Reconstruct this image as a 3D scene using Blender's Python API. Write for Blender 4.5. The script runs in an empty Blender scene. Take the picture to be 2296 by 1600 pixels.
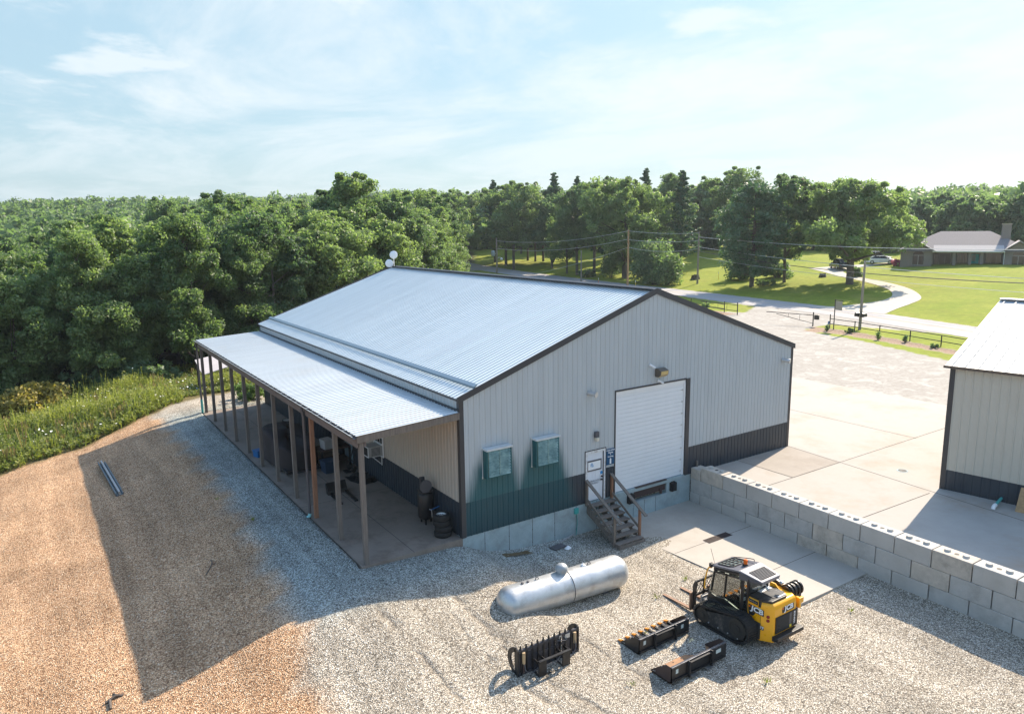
import bpy, bmesh, math, random
import numpy as np
from mathutils import Vector, Matrix
R=math.radians
C=bpy.context.scene.collection
rng=np.random.default_rng(7); random.seed(7)
# ---------------- camera ----------------
cam=bpy.data.cameras.new('camera'); co=bpy.data.objects.new('camera',cam); C.objects.link(co)
cam.sensor_width=36; cam.lens=36*1627.64/2296; cam.clip_end=6000; cam.clip_start=.1
def cam_matrix(yaw,pitch,roll,loc):
    cy,sy,cp,sp=math.cos(yaw),math.sin(yaw),math.cos(pitch),math.sin(pitch)
    f=Vector((sy*cp,cy*cp,-sp)); r=Vector((cy,-sy,0)); u=r.cross(f)
    c,s=math.cos(roll),math.sin(roll)
    r2=r*c+u*s; u2=u*c-r*s
    m=Matrix((r2,u2,-f)).transposed().to_4x4(); m.translation=loc
    return m
co.matrix_world=cam_matrix(.588997,.177097,-.0129096,Vector((-11.8657,-21.0271,10.7471)))
bpy.context.scene.camera=co
# ---------------- light ----------------
SUN_EL=R(38.6); SX,SY=.966,.256
sl=bpy.data.lights.new('sun','SUN'); sl.energy=4.9; sl.angle=R(.53); sl.color=(1,.86,.68)
so=bpy.data.objects.new('sun',sl); C.objects.link(so)
sd=Vector((SX*math.cos(SUN_EL),SY*math.cos(SUN_EL),math.sin(SUN_EL)))
so.rotation_euler=sd.to_track_quat('Z','Y').to_euler(); so.location=sd*200
sc=bpy.context.scene; sc.cycles.use_denoising=True; sc.cycles.denoiser='OPENIMAGEDENOISE'; sc.cycles.denoising_input_passes='RGB_ALBEDO_NORMAL'; sc.cycles.denoising_prefilter='ACCURATE'; sc.cycles.filter_width=1.45; sc.cycles.use_adaptive_sampling=False; sc.cycles.volume_bounces=0; sc.cycles.max_bounces=8; sc.cycles.sample_clamp_indirect=4
sc.view_settings.view_transform='Standard'; sc.view_settings.look='None'; sc.view_settings.gamma=1
sc.view_settings.exposure=.95
w=bpy.data.worlds.new('World'); sc.world=w; w.use_nodes=True
nt=w.node_tree; nt.nodes.clear()
def N(nt,t,**k):
    n=nt.nodes.new(t)
    for a,b in k.items():
        if a=='inp':
            for i,v in b.items(): n.inputs[i].default_value=v
        else: setattr(n,a,b)
    return n
def L(nt,a,b): nt.links.new(a,b)
sky=N(nt,'ShaderNodeTexSky',sky_type='NISHITA',sun_disc=False); sky.sun_elevation=SUN_EL; sky.sun_rotation=math.atan2(SX,SY)
sky.air_density=1.3; sky.dust_density=1.2; sky.ozone_density=1.6
bg=N(nt,'ShaderNodeBackground'); out=N(nt,'ShaderNodeOutputWorld')
tc=N(nt,'ShaderNodeTexCoord'); sep=N(nt,'ShaderNodeSeparateXYZ'); L(nt,tc.outputs['Generated'],sep.inputs[0])
def mth(nt,op,a,b=None,clamp=False):
    n=N(nt,'ShaderNodeMath',operation=op,use_clamp=clamp)
    for i,v in enumerate((a,b)):
        if v is None: continue
        if isinstance(v,(int,float)): n.inputs[i].default_value=v
        else: L(nt,v,n.inputs[i])
    return n.outputs[0]
zc=mth(nt,'ADD',mth(nt,'MAXIMUM',sep.outputs[2],0.0),.10)
cx=mth(nt,'DIVIDE',sep.outputs[0],zc); cy=mth(nt,'DIVIDE',sep.outputs[1],zc)
cmb=N(nt,'ShaderNodeCombineXYZ'); L(nt,cx,cmb.inputs[0]); L(nt,cy,cmb.inputs[1])
mpc=N(nt,'ShaderNodeMapping'); mpc.inputs['Rotation'].default_value=(0,0,.5); mpc.inputs['Scale'].default_value=(1.0,.62,1); L(nt,cmb.outputs[0],mpc.inputs[0])
n1=N(nt,'ShaderNodeTexNoise',inp={'Scale':.85,'Detail':10.0,'Roughness':.64,'Distortion':.5}); L(nt,mpc.outputs[0],n1.inputs['Vector'])
n2=N(nt,'ShaderNodeTexNoise',inp={'Scale':.17,'Detail':3.0,'Roughness':.5}); L(nt,cmb.outputs[0],n2.inputs['Vector'])
# more cloud on the sun's side of the sky
side=mth(nt,'ADD',mth(nt,'MULTIPLY',sep.outputs[0],.966),mth(nt,'MULTIPLY',sep.outputs[1],.256))
cov=mth(nt,'ADD',mth(nt,'ADD',n1.outputs[0],mth(nt,'MULTIPLY',n2.outputs[0],.55)),mth(nt,'MULTIPLY',side,.17))
mr=N(nt,'ShaderNodeMapRange',interpolation_type='SMOOTHSTEP',inp={'From Min':.74,'From Max':1.03}); L(nt,cov,mr.inputs[0])
skym=N(nt,'ShaderNodeVectorMath',operation='MULTIPLY'); L(nt,sky.outputs[0],skym.inputs[0]); skym.inputs[1].default_value=(.155,.170,.180)
hi=N(nt,'ShaderNodeMapRange',interpolation_type='SMOOTHSTEP',inp={'From Min':.30,'From Max':.62,'To Min':1.0,'To Max':.14}); L(nt,sep.outputs[2],hi.inputs[0])
lo=N(nt,'ShaderNodeMapRange',interpolation_type='SMOOTHSTEP',inp={'From Min':.0,'From Max':.30,'To Min':.0,'To Max':1.0}); L(nt,sep.outputs[2],lo.inputs[0])
vc=N(nt,'ShaderNodeMix',data_type='RGBA'); L(nt,lo.outputs[0],vc.inputs[0]); vc.inputs[6].default_value=(.212,.298,.358,1); vc.inputs[7].default_value=(.228,.325,.378,1)
veil=N(nt,'ShaderNodeMix',data_type='RGBA'); L(nt,mth(nt,'MULTIPLY',hi.outputs[0],.86),veil.inputs[0]); L(nt,skym.outputs[0],veil.inputs[6]); L(nt,vc.outputs[2],veil.inputs[7])
n3=N(nt,'ShaderNodeTexNoise',inp={'Scale':1.7,'Detail':8.0,'Roughness':.55,'Distortion':.2}); L(nt,cmb.outputs[0],n3.inputs['Vector'])
n4=N(nt,'ShaderNodeTexNoise',inp={'Scale':.45,'Detail':2.0}); L(nt,cmb.outputs[0],n4.inputs['Vector'])
pf_=mth(nt,'ADD',n3.outputs[0],mth(nt,'MULTIPLY',mth(nt,'SUBTRACT',n4.outputs[0],.5),.9))
mr2=N(nt,'ShaderNodeMapRange',interpolation_type='SMOOTHSTEP',inp={'From Min':.56,'From Max':.70}); L(nt,pf_,mr2.inputs[0])
cm=mth(nt,'MAXIMUM',mth(nt,'MULTIPLY',mr.outputs[0],.88),mth(nt,'MULTIPLY',mr2.outputs[0],.70))
mx=N(nt,'ShaderNodeMix',data_type='RGBA'); hz_=N(nt,'ShaderNodeMapRange',interpolation_type='SMOOTHSTEP',inp={'From Min':.0,'From Max':.20,'To Min':.35,'To Max':1.0}); L(nt,sep.outputs[2],hz_.inputs[0])
L(nt,mth(nt,'MULTIPLY',mth(nt,'MULTIPLY',cm,hi.outputs[0]),hz_.outputs[0]),mx.inputs[0]); L(nt,veil.outputs[2],mx.inputs[6]); mx.inputs[7].default_value=(.50,.535,.555,1)
L(nt,mx.outputs[2],bg.inputs[0]); bg.inputs[1].default_value=1.0; L(nt,bg.outputs[0],out.inputs[0])
# ---------------- helpers ----------------
class MB:
    def __init__(s): s.v=[];s.f=[];s.m=[]
    def add(s,vs,fs,m=0):
        o=len(s.v); s.v+= [tuple(map(float,p)) for p in vs]; s.f+=[tuple(i+o for i in f) for f in fs]; s.m+=[m]*len(fs); return s
    def box(s,a,b,m=0):
        (x0,y0,z0),(x1,y1,z1)=a,b
        return s.add([(x0,y0,z0),(x1,y0,z0),(x1,y1,z0),(x0,y1,z0),(x0,y0,z1),(x1,y0,z1),(x1,y1,z1),(x0,y1,z1)],
          [(0,3,2,1),(4,5,6,7),(0,1,5,4),(1,2,6,5),(2,3,7,6),(3,0,4,7)],m)
    def bar(s,p,q,w,h,m=0,up=(0,0,1)):
        p,q=Vector(p),Vector(q); d=(q-p).normalized(); u=Vector(up)
        if abs(d.dot(u))>.98: u=Vector((1,0,0))
        x=d.cross(u).normalized(); z=x.cross(d)
        vs=[]
        for c in (p,q):
            for a,b in ((-1,-1),(1,-1),(1,1),(-1,1)): vs.append(c+x*a*w/2+z*b*h/2)
        return s.add(vs,[(0,1,2,3),(7,6,5,4),(0,4,5,1),(1,5,6,2),(2,6,7,3),(3,7,4,0)],m)
    def tube(s,pts,r,n=8,m=0,cap=True):
        pts=[Vector(p) for p in pts]
        if isinstance(r,(int,float)): r=[r]*len(pts)
        vs=[];px=None
        for i,p in enumerate(pts):
            d=(pts[min(i+1,len(pts)-1)]-pts[max(i-1,0)]).normalized()
            if px is None:
                px=d.orthogonal().normalized()
            else:
                px=(px-d*px.dot(d)); px=px.normalized() if px.length>1e-5 else d.orthogonal().normalized()
            y=d.cross(px)
            for k in range(n):
                a=2*math.pi*k/n; vs.append(p+(px*math.cos(a)+y*math.sin(a))*r[i])
        fs=[]
        for i in range(len(pts)-1):
            for k in range(n): fs.append((i*n+k,i*n+(k+1)%n,(i+1)*n+(k+1)%n,(i+1)*n+k))
        if cap: fs+= [tuple(range(n-1,-1,-1)),tuple(range((len(pts)-1)*n,len(pts)*n))]
        return s.add(vs,fs,m)
    def lathe(s,prof,o=(0,0,0),ax=(0,0,1),n=16,m=0):
        o=Vector(o);ax=Vector(ax).normalized(); x=ax.orthogonal().normalized(); y=ax.cross(x); vs=[];fs=[]
        for r,h in prof:
            for k in range(n):
                a=2*math.pi*k/n; vs.append(o+ax*h+(x*math.cos(a)+y*math.sin(a))*max(r,1e-4))
        for i in range(len(prof)-1):
            for k in range(n): fs.append((i*n+k,i*n+(k+1)%n,(i+1)*n+(k+1)%n,(i+1)*n+k))
        fs+= [tuple(range(n-1,-1,-1)),tuple(range((len(prof)-1)*n,len(prof)*n))]
        return s.add(vs,fs,m)
    def prism(s,poly,axis,a,b,m=0):
        def P(u,v,t): return {'x':(t,u,v),'y':(u,t,v),'z':(u,v,t)}[axis]
        n=len(poly); vs=[P(u,v,a) for u,v in poly]+[P(u,v,b) for u,v in poly]
        return s.add(vs,[tuple(range(n-1,-1,-1)),tuple(range(n,2*n))]+[(i,(i+1)%n,n+(i+1)%n,n+i) for i in range(n)],m)
    def quad(s,*p,m=0): return s.add(p,[tuple(range(len(p)))],m)
    def build(s,name,mats,parent=None,smooth=False,bevel=0,label=None):
        me=bpy.data.meshes.new(name); me.from_pydata(s.v,[],s.f)
        if not isinstance(mats,(list,tuple)): mats=[mats]
        for m_ in mats: me.materials.append(m_)
        if len(mats)>1: me.polygons.foreach_set('material_index',s.m)
        bm=bmesh.new(); bm.from_mesh(me); bmesh.ops.recalc_face_normals(bm,faces=bm.faces); bm.to_mesh(me); bm.free()
        o=bpy.data.objects.new(name,me); C.objects.link(o)
        if smooth:
            me.polygons.foreach_set('use_smooth',[True]*len(me.polygons))
            if smooth!=2:
                try: me.set_sharp_from_angle(angle=R(40))
                except Exception: pass
        if bevel:
            b=o.modifiers.new('bevel','BEVEL'); b.width=bevel; b.segments=2; b.limit_method='ANGLE'
        if parent is not None: o.parent=parent
        if label: o['label']=label
        return o
def thing(name,label,cat,loc=(0,0,0),rz=0,group=None):
    o=bpy.data.objects.new(name,None); C.objects.link(o); o.location=loc; o.rotation_euler=(0,0,rz); o.empty_display_size=.2
    return tag(o,label,cat,group)
def tag(o,label,cat,group=None,kind=None):
    o['label']=label; o['category']=cat
    if group: o['group']=group
    if kind: o['kind']=kind
    return o
def struct(o,kind='structure'):
    o['kind']=kind; return o
def dup(root,loc,rz=0,label=None,scale=None,group=None):
    r=root.copy(); C.objects.link(r); r.location=loc; r.rotation_euler=(0,0,rz)
    if scale: r.scale=scale if not isinstance(scale,(int,float)) else (scale,)*3
    if label: r['label']=label
    if group: r['group']=group
    for ch in list(root.children):
        c=ch.copy(); C.objects.link(c); c.parent=r
        for g in ch.children:
            d=g.copy(); C.objects.link(d); d.parent=c
    return r
def text(name,s,size,m,parent,loc,rot,bold=0,ext=.002,shear=0,sx=1,align='CENTER'):
    cu=bpy.data.curves.new(name,'FONT'); cu.body=s; cu.size=size; cu.align_x=align; cu.align_y='CENTER'; cu.extrude=ext; cu.offset=bold; cu.shear=shear; cu.resolution_u=2; cu.fill_mode='BOTH'
    t=bpy.data.objects.new(name,cu); C.objects.link(t)
    me=bpy.data.meshes.new_from_object(t); me.name=name
    bpy.data.objects.remove(t)
    me.materials.clear(); me.materials.append(m)
    o=bpy.data.objects.new(name,me); C.objects.link(o); o.parent=parent; o.location=loc; o.rotation_euler=rot; o.scale=(sx,1,1)
    return o
# ---------------- materials ----------------
def mat(name,col,rough=.6,metal=0,var=0,vs=3.0,bump=0,bs=40.0,vary2=None,spec=.5,coat=0,dirt=None,stretch=None,coord='Object'):
    m=bpy.data.materials.new(name); m.use_nodes=True; t=m.node_tree; b=t.nodes['Principled BSDF']
    b.inputs['Base Color'].default_value=(*col,1); b.inputs['Roughness'].default_value=rough; b.inputs['Metallic'].default_value=metal
    b.inputs['Specular IOR Level'].default_value=spec; b.inputs['Coat Weight'].default_value=coat
    tcn=N(t,'ShaderNodeTexCoord'); vec=tcn.outputs[coord]
    if stretch:
        mp=N(t,'ShaderNodeMapping'); mp.inputs['Scale'].default_value=stretch; L(t,vec,mp.inputs[0]); vec=mp.outputs[0]
    if var:
        n=N(t,'ShaderNodeTexNoise',inp={'Scale':vs,'Detail':6.0,'Roughness':.65}); L(t,vec,n.inputs['Vector'])
        r=N(t,'ShaderNodeMapRange',inp={'From Min':.25,'From Max':.75}); L(t,n.outputs[0],r.inputs[0])
        x=N(t,'ShaderNodeMix',data_type='RGBA'); L(t,r.outputs[0],x.inputs[0])
        c2=vary2 if vary2 else tuple(min(1,c*(1+var)) for c in col); c1=tuple(c*(1-var) for c in col) if not vary2 else col
        x.inputs[6].default_value=(*c1,1); x.inputs[7].default_value=(*c2,1); cur=x.outputs[2]
        if dirt:
            n3=N(t,'ShaderNodeTexNoise',inp={'Scale':dirt[1],'Detail':8.0,'Roughness':.7}); L(t,tcn.outputs[coord],n3.inputs['Vector'])
            r3=N(t,'ShaderNodeMapRange',inp={'From Min':.5,'From Max':.75,'To Max':dirt[2]}); L(t,n3.outputs[0],r3.inputs[0])
            y=N(t,'ShaderNodeMix',data_type='RGBA'); L(t,r3.outputs[0],y.inputs[0]); L(t,cur,y.inputs[6]); y.inputs[7].default_value=(*dirt[0],1); cur=y.outputs[2]
        L(t,cur,b.inputs['Base Color'])
        rr=N(t,'ShaderNodeMapRange',inp={'From Min':.3,'From Max':.7,'To Min':max(.05,rough-.1),'To Max':min(1,rough+.1)}); L(t,n.outputs[0],rr.inputs[0]); L(t,rr.outputs[0],b.inputs['Roughness'])
    if bump:
        n2=N(t,'ShaderNodeTexNoise',inp={'Scale':bs,'Detail':5.0}); L(t,vec,n2.inputs['Vector'])
        bp=N(t,'ShaderNodeBump',inp={'Strength':bump,'Distance':.02}); L(t,n2.outputs[0],bp.inputs['Height']); L(t,bp.outputs[0],b.inputs['Normal'])
    return m
m_wall=mat('wall_steel',(.435,.475,.50),.42,0,.075,1.0,0,stretch=(2.2,2.2,.2))
m_wain=mat('wainscot_steel',(.026,.038,.053),.42,0,.12,.8)
m_trim=mat('dark_trim',(.045,.045,.050),.45,0,.1,2)
m_roof=mat('roof_steel',(.585,.645,.675),.40,.06,.075,1.0,0,stretch=(.22,2.2,.22))
m_roof2=mat('roof_steel_pale',(.515,.555,.58),.48,.05,.075,1.0,stretch=(.22,2.2,.22),dirt=((.45,.43,.40),.7,.35))
m_conc=mat('concrete',(.41,.375,.33),.85,0,.14,.35,.15,30,dirt=((.26,.21,.16),.16,.6))
m_concd=mat('concrete_stained_slab',(.23,.19,.16),.85,0,.25,.5,.15,30,dirt=((.11,.075,.055),.8,.8))  # dark brown stained concrete of the lean-to floor
m_found=mat('foundation_concrete',(.31,.39,.415),.9,0,.22,1.6,.3,25,dirt=((.20,.19,.17),1.2,.6))
m_block=mat('block_concrete',(.47,.45,.42),.9,0,.16,2.2,.4,30,dirt=((.21,.19,.17),1.1,.55))
m_white=mat('white_paint',(.78,.80,.82),.4,0,.03,2)
m_door=mat('ohd_white',(.72,.75,.78),.38,0,.03,1.5)
m_wood=mat('weathered_wood',(.17,.145,.125),.85,0,.35,3,.5,20,stretch=(6,6,.5))
m_woodh=mat('weathered_wood_beam',(.15,.125,.115),.85,0,.4,3,.5,20,stretch=(6,.5,6))
m_post=mat('grey_post_wood',(.165,.145,.13),.85,0,.35,4,.4,20,stretch=(8,8,.4))
m_postr=mat('red_post_wood',(.27,.14,.085),.8,0,.35,4,.4,20,stretch=(8,8,.4))
m_black=mat('black_steel',(.014,.014,.016),.42,0,.4,5,.1,40,dirt=((.10,.07,.05),3,.35))
m_blackm=mat('black_matt',(.018,.018,.02),.7,0,.3,4)
m_rust=mat('rusty_steel',(.46,.22,.09),.7,.0,.3,3,.2,30,vary2=(.16,.10,.07))
m_roof3=mat('roof_steel_grey',(.46,.475,.49),.5,.05,.06,.6,dirt=((.33,.30,.27),.9,.4))
m_rubber=mat('rubber',(.012,.012,.013),.75,0,.3,6,.2,40,dirt=((.06,.05,.04),4,.35))
m_yel=mat('machine_yellow',(.86,.40,.006),.33,0,.04,3,coat=.4)
m_orange=mat('orange_tooth',(.62,.24,.03),.6,0,.3,12)
m_galv=mat('galvanised',(.55,.57,.58),.4,.7,.12,4)
m_tank=mat('aged_silver_paint',(.56,.57,.57),.36,.5,.16,1.6,.08,20,dirt=((.22,.17,.13),2.4,.55))
m_tealpipe=mat('green_pipe',(.06,.36,.34),.5)
m_bluesign=mat('blue_sign',(.012,.075,.17),.4,0,.05,3)
m_grey=mat('grey_plastic',(.30,.31,.32),.5,0,.05,3)
m_dgrey=mat('dark_grey',(.09,.09,.10),.5,0,.1,3)
m_tarp=mat('dark_tarp',(.035,.030,.033),.85,0,.25,2,.3,6)
m_blue=mat('blue_plastic',(.02,.13,.34),.45)
m_amber=mat('amber_beacon',(.85,.16,.01),.25)
m_red=mat('red_lens',(.22,.012,.01),.25)
m_ply=mat('osb_board',(.36,.24,.13),.85,0,.35,9,.2,30)
m_asph=mat('pale_asphalt',(.35,.335,.335),.9,0,.08,.5,.15,30,dirt=((.28,.27,.26),.25,.5))
m_drive=mat('driveway_gravel',(.47,.43,.37),.95,0,.16,1.5,.3,12)
m_brick=mat('house_brick',(.225,.195,.185),.9,0,.3,14,.3,14)
m_shing=mat('roof_shingle',(.205,.185,.19),.9,0,.25,7,.3,20)
m_winglass=mat('window_glass',(.012,.015,.018),.08)
m_turq=mat('turquoise_door',(.01,.35,.37),.4)
m_trunk=mat('bark',(.11,.09,.075),.95,0,.35,5,.6,9,stretch=(3,3,.6))
m_trunkg=mat('grey_bark',(.26,.24,.22),.95,0,.35,5,.6,9,stretch=(3,3,.6))
m_pole=mat('pole_wood',(.26,.225,.19),.9,0,.3,3,.2,10,stretch=(5,5,.3))
m_poleo=mat('pole_wood_tan',(.33,.21,.12),.9,0,.3,3,.2,10,stretch=(5,5,.3))
m_wire=mat('wire',(.50,.52,.54),.5,.2)
m_wired=mat('wire_dark',(.03,.03,.032),.6)
m_carw=mat('car_white',(.78,.79,.80),.25,0,.02,1,coat=.6)
m_card=mat('car_dark',(.02,.025,.035),.25,0,.05,1,coat=.6)
m_curtain=mat('dark_seal',(.03,.028,.03),.8)
m_brown=mat('brown_steel',(.055,.035,.032),.7,0,.3,3)
m_snow=mat('pale_shingle_band',(.42,.39,.38),.9,0,.2,7)
def glass(name,col,a=.45):
    m=bpy.data.materials.new(name); m.use_nodes=True; t=m.node_tree; t.nodes.clear()
    g=N(t,'ShaderNodeBsdfGlossy',inp={'Roughness':.03,'Color':(.9,.95,.95,1)}); tr=N(t,'ShaderNodeBsdfTransparent',inp={'Color':(*col,1)})
    f=N(t,'ShaderNodeFresnel',inp={'IOR':1.5}); mxx=N(t,'ShaderNodeMixShader'); o=N(t,'ShaderNodeOutputMaterial')
    L(t,mth(t,'MAXIMUM',f.outputs[0],.28),mxx.inputs[0]); L(t,tr.outputs[0],mxx.inputs[1]); L(t,g.outputs[0],mxx.inputs[2]); L(t,mxx.outputs[0],o.inputs[0]); return m
m_cabglass=glass('cab_glass',(.86,.97,.93))
def leafmat(name,c1,c2,trans=.35,rough=.5):
    m=bpy.data.materials.new(name); m.use_nodes=True; t=m.node_tree; t.nodes.clear()
    at=N(t,'ShaderNodeAttribute',attribute_name='tint'); oi=N(t,'ShaderNodeObjectInfo')
    v=mth(t,'ADD',mth(t,'MULTIPLY',at.outputs['Fac'],.62),mth(t,'MULTIPLY',oi.outputs['Random'],.38))
    x=N(t,'ShaderNodeMix',data_type='RGBA'); L(t,v,x.inputs[0]); x.inputs[6].default_value=(*c1,1); x.inputs[7].default_value=(*c2,1)
    p=N(t,'ShaderNodeBsdfPrincipled',inp={'Roughness':rough,'Specular IOR Level':.45}); L(t,x.outputs[2],p.inputs['Base Color'])
    tl=N(t,'ShaderNodeBsdfTranslucent'); y=N(t,'ShaderNodeMix',data_type='RGBA',blend_type='MULTIPLY',inp={0:1.0}); L(t,x.outputs[2],y.inputs[6]); y.inputs[7].default_value=(1.25,1.4,.68,1); L(t,y.outputs[2],tl.inputs[0])
    ms=N(t,'ShaderNodeMixShader',inp={0:trans}); L(t,p.outputs[0],ms.inputs[1]); L(t,tl.outputs[0],ms.inputs[2])
    o=N(t,'ShaderNodeOutputMaterial'); L(t,ms.outputs[0],o.inputs[0]); return m
m_leaf=leafmat('broad_leaf',(.075,.138,.064),(.305,.38,.18),.55,.5)
m_leafd=leafmat('dark_leaf',(.068,.128,.070),(.255,.335,.18),.53,.5)
m_needle=leafmat('pine_needle',(.036,.092,.058),(.135,.22,.12),.3)
m_leafy=leafmat('yellow_leaf',(.28,.24,.06),(.55,.43,.13))
m_weed=leafmat('weed_leaf',(.07,.115,.025),(.42,.42,.12),.45)
m_dry=leafmat('dry_stalk',(.20,.15,.07),(.36,.28,.14),.3)
m_flower=mat('white_flower',(.8,.8,.74),.7)
# ---------------- terrain ----------------
def sst(a,b,x):
    t=np.clip((x-a)/(b-a),0,1); return t*t*(3-2*t)
RNY=[-300,-60,10.7,29.7,59.9,90,128,300,700]; RNX=[20,46,60.9,67,72,75.6,78.8,91,115]
def road_near(y): return np.interp(y,RNY,RNX)
def terrain(x,y):
    x=np.asarray(x,float); y=np.asarray(y,float)
    w=np.interp(-x,[4.2,5.2,6.7,8.4,10.4,14,24,64,300],[-.07,-.1,-.25,-.65,-1.05,-1.5,-2.3,-4,-6])
    fr=np.interp(x,[-14,-4.2,-3.7,-.1,.9,2.1,3.5,5.2,12],[-1.5,-.07,-.1,-.25,-.75,-1.02,-1.13,-1.22,-1.27])
    fr=np.where(x<-4.2,w,fr); zf=fr+(-1.28-fr)*sst(-1.2,-7.,y)
    up=np.where(x<-4.2,w,0.)
    z=np.where((y<.15)&(x<11.7),zf,up)
    z=np.where((x>-3.82)&(x<11.5)&(y>.15)&(y<24.82),z-.30,z)
    z=z-1.4*sst(26,46,y)*(1-sst(25,60,x))
    r=np.hypot(x+12,y+21); az=np.degrees(np.arctan2(x+12,y+21))
    z=z+15*sst(130,430,r)*(1-.55*sst(20,45,az))*(y>0)
    d=x-(road_near(y)+7.6)
    z=z+np.where(d>0,np.minimum(.088*d,3.3+.01*d),0)*sst(-120,-40,y)
    return z
def tz(x,y): return float(terrain(x,y))
def inpoly(x,y,poly):
    x=np.asarray(x); y=np.asarray(y); c=np.zeros(x.shape,bool); n=len(poly)
    for i in range(n):
        (x1,y1),(x2,y2)=poly[i],poly[(i+1)%n]
        if y1==y2: continue
        k=((y1>y)!=(y2>y))&(x<(x2-x1)*(y-y1)/(y2-y1)+x1); c^=k
    return c
def lines(a,b,st): return list(np.arange(a,b,st))
gx=sorted(set([-760,-600,-450,-300,-200,-140,-100,-70,-50]+lines(-40,-4.1,.45)+[-4.0,-3.86,-3.78]+lines(-3.5,11.3,.45)+[11.6,11.78]+lines(12,46,.9)+lines(46,100,.5)+lines(100,150,1.5)+[150,165,180,200,230,260,300,350,420,550,680,780]))
gy=sorted(set([-760,-400,-200,-100,-60,-40]+lines(-30,0,.45)+[.05,.3]+lines(.6,24.6,.45)+[24.8,24.86]+lines(25.2,50,.45)+lines(50,140,.8)+lines(140,170,3)+[180,200,220,250,280,320,360,420,500,650,780]))
X,Y=np.meshgrid(gx,gy); Z=terrain(X,Y)
# shallow waviness of loose ground away from slabs and buildings
loose=((X<-4.5)|(Y<-1))&(X<11.3)&(Y<60)
Z=Z+np.where(loose,.035*np.sin(X*1.3+Y*.7)*np.sin(Y*.9-X*.4)*sst(0,1.5,np.maximum(-4.2-X,-1-Y)),0)
nx,ny=len(gx),len(gy)
V=np.stack([X,Y,Z],-1).reshape(-1,3)
I=np.arange(nx*ny).reshape(ny,nx); F=np.stack([I[:-1,:-1],I[:-1,1:],I[1:,1:],I[1:,:-1]],-1).reshape(-1,4)
def fastmesh(name,V,F,mats,parent=None,attrs=None,smooth=False):
    me=bpy.data.meshes.new(name); me.vertices.add(len(V)); me.vertices.foreach_set('co',np.asarray(V,np.float32).ravel())
    k=F.shape[1]; me.loops.add(F.size); me.loops.foreach_set('vertex_index',F.astype(np.int32).ravel())
    me.polygons.add(len(F)); me.polygons.foreach_set('loop_start',np.arange(0,F.size,k,dtype=np.int32)); me.polygons.foreach_set('loop_total',np.full(len(F),k,np.int32))
    me.update(calc_edges=True)
    for m in (mats if isinstance(mats,(list,tuple)) else [mats]): me.materials.append(m)
    for n,(dom,val) in (attrs or {}).items():
        a=me.attributes.new(n,'FLOAT',dom); a.data.foreach_set('value',np.asarray(val,np.float32).ravel())
    if smooth: me.polygons.foreach_set('use_smooth',np.ones(len(F),bool))
    o=bpy.data.objects.new(name,me); C.objects.link(o)
    if parent is not None: o.parent=parent
    return o
xf,yf=V[:,0],V[:,1]
bx=np.interp(yf,[-30,-9,-4.85,-1.2,8,16,24.7,30],[-8.2,-7.4,-6.9,-6.5,-5.9,-5.9,-6.2,-6.6])
brown=sst(-.35,.35,bx-xf+.25*np.sin(yf*2.1)+.15*np.sin(yf*5.3))
# edge of gravel against the weedy bank
we_x=[-60,-20,-13.97,-12.8,-10.5,-8.65,-6.6,-4.9,-3,1,6,12,40]; we_y=[19,22.3,23.4,23.9,24.3,25.3,26.6,28.4,29.4,30.5,31,33,45]
we=np.interp(xf,we_x,we_y)
weed=sst(-.3,.4,yf-we+.2*np.sin(xf*3))*(xf<45)
rn=road_near(yf)
grass=((xf>rn+7.3)).astype(float)
G1=[(53.6,23.4),(52.85,21.02),(51.44,15.43),(49.21,10.19),(47.9,6.7),(40,-20),(25,-60),(53,-60),(61,10),(61.8,14),(59.5,24.2),(57.7,24.4)]
G2=[(60.3,39.5),(61.2,36.8),(68,40.5),(72,60),(79,128),(70,128),(60,60),(58.5,44)]
MU=[(57.0,24.6),(53.2,23.0),(53.9,19.5),(53.0,15.5),(51.6,10.6),(49.3,3),(51.3,2.2),(53.4,10.0),(55.6,16.2),(56.6,21)]
MU2=[(57.7,36.4),(58.2,40.5),(59.7,44),(61.0,43.5),(60.0,39.5),(59.6,36.8)]
mulch=(inpoly(xf,yf,MU)|inpoly(xf,yf,MU2)).astype(float)
grass=np.maximum(grass,(inpoly(xf,yf,G1)|inpoly(xf,yf,G2)).astype(float))*(1-mulch)
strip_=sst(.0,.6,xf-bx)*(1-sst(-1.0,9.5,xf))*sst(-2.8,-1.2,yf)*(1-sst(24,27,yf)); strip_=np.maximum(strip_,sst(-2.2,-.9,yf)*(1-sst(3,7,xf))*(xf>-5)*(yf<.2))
lot=sst(15,19,xf)*(xf<rn+1)*(1-sst(74,82,yf))*np.where(yf>24.5,1,(xf>28))
lotb=(xf>15)&(yf<82)
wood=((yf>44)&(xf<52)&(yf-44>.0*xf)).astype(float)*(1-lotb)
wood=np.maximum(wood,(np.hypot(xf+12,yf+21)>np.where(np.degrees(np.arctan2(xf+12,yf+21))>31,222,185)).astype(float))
gm=bpy.data.materials.new('ground_gravel'); gm.use_nodes=True; t=gm.node_tree; b=t.nodes['Principled BSDF']
tcg=N(t,'ShaderNodeTexCoord'); ob=tcg.outputs['Object']
def noise(t,vec,sc_,det=5,ro=.6,di=0):
    n=N(t,'ShaderNodeTexNoise',inp={'Scale':sc_,'Detail':float(det),'Roughness':ro,'Distortion':float(di)}); L(t,vec,n.inputs['Vector']); return n.outputs[0]
def ramp(t,fac,stops):
    r=N(t,'ShaderNodeValToRGB'); e=r.color_ramp.elements
    while len(e)<len(stops): e.new(.5)
    for i,(p,c) in enumerate(stops): e[i].position=p; e[i].color=(*c,1)
    L(t,fac,r.inputs[0]); return r.outputs[0]
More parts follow.
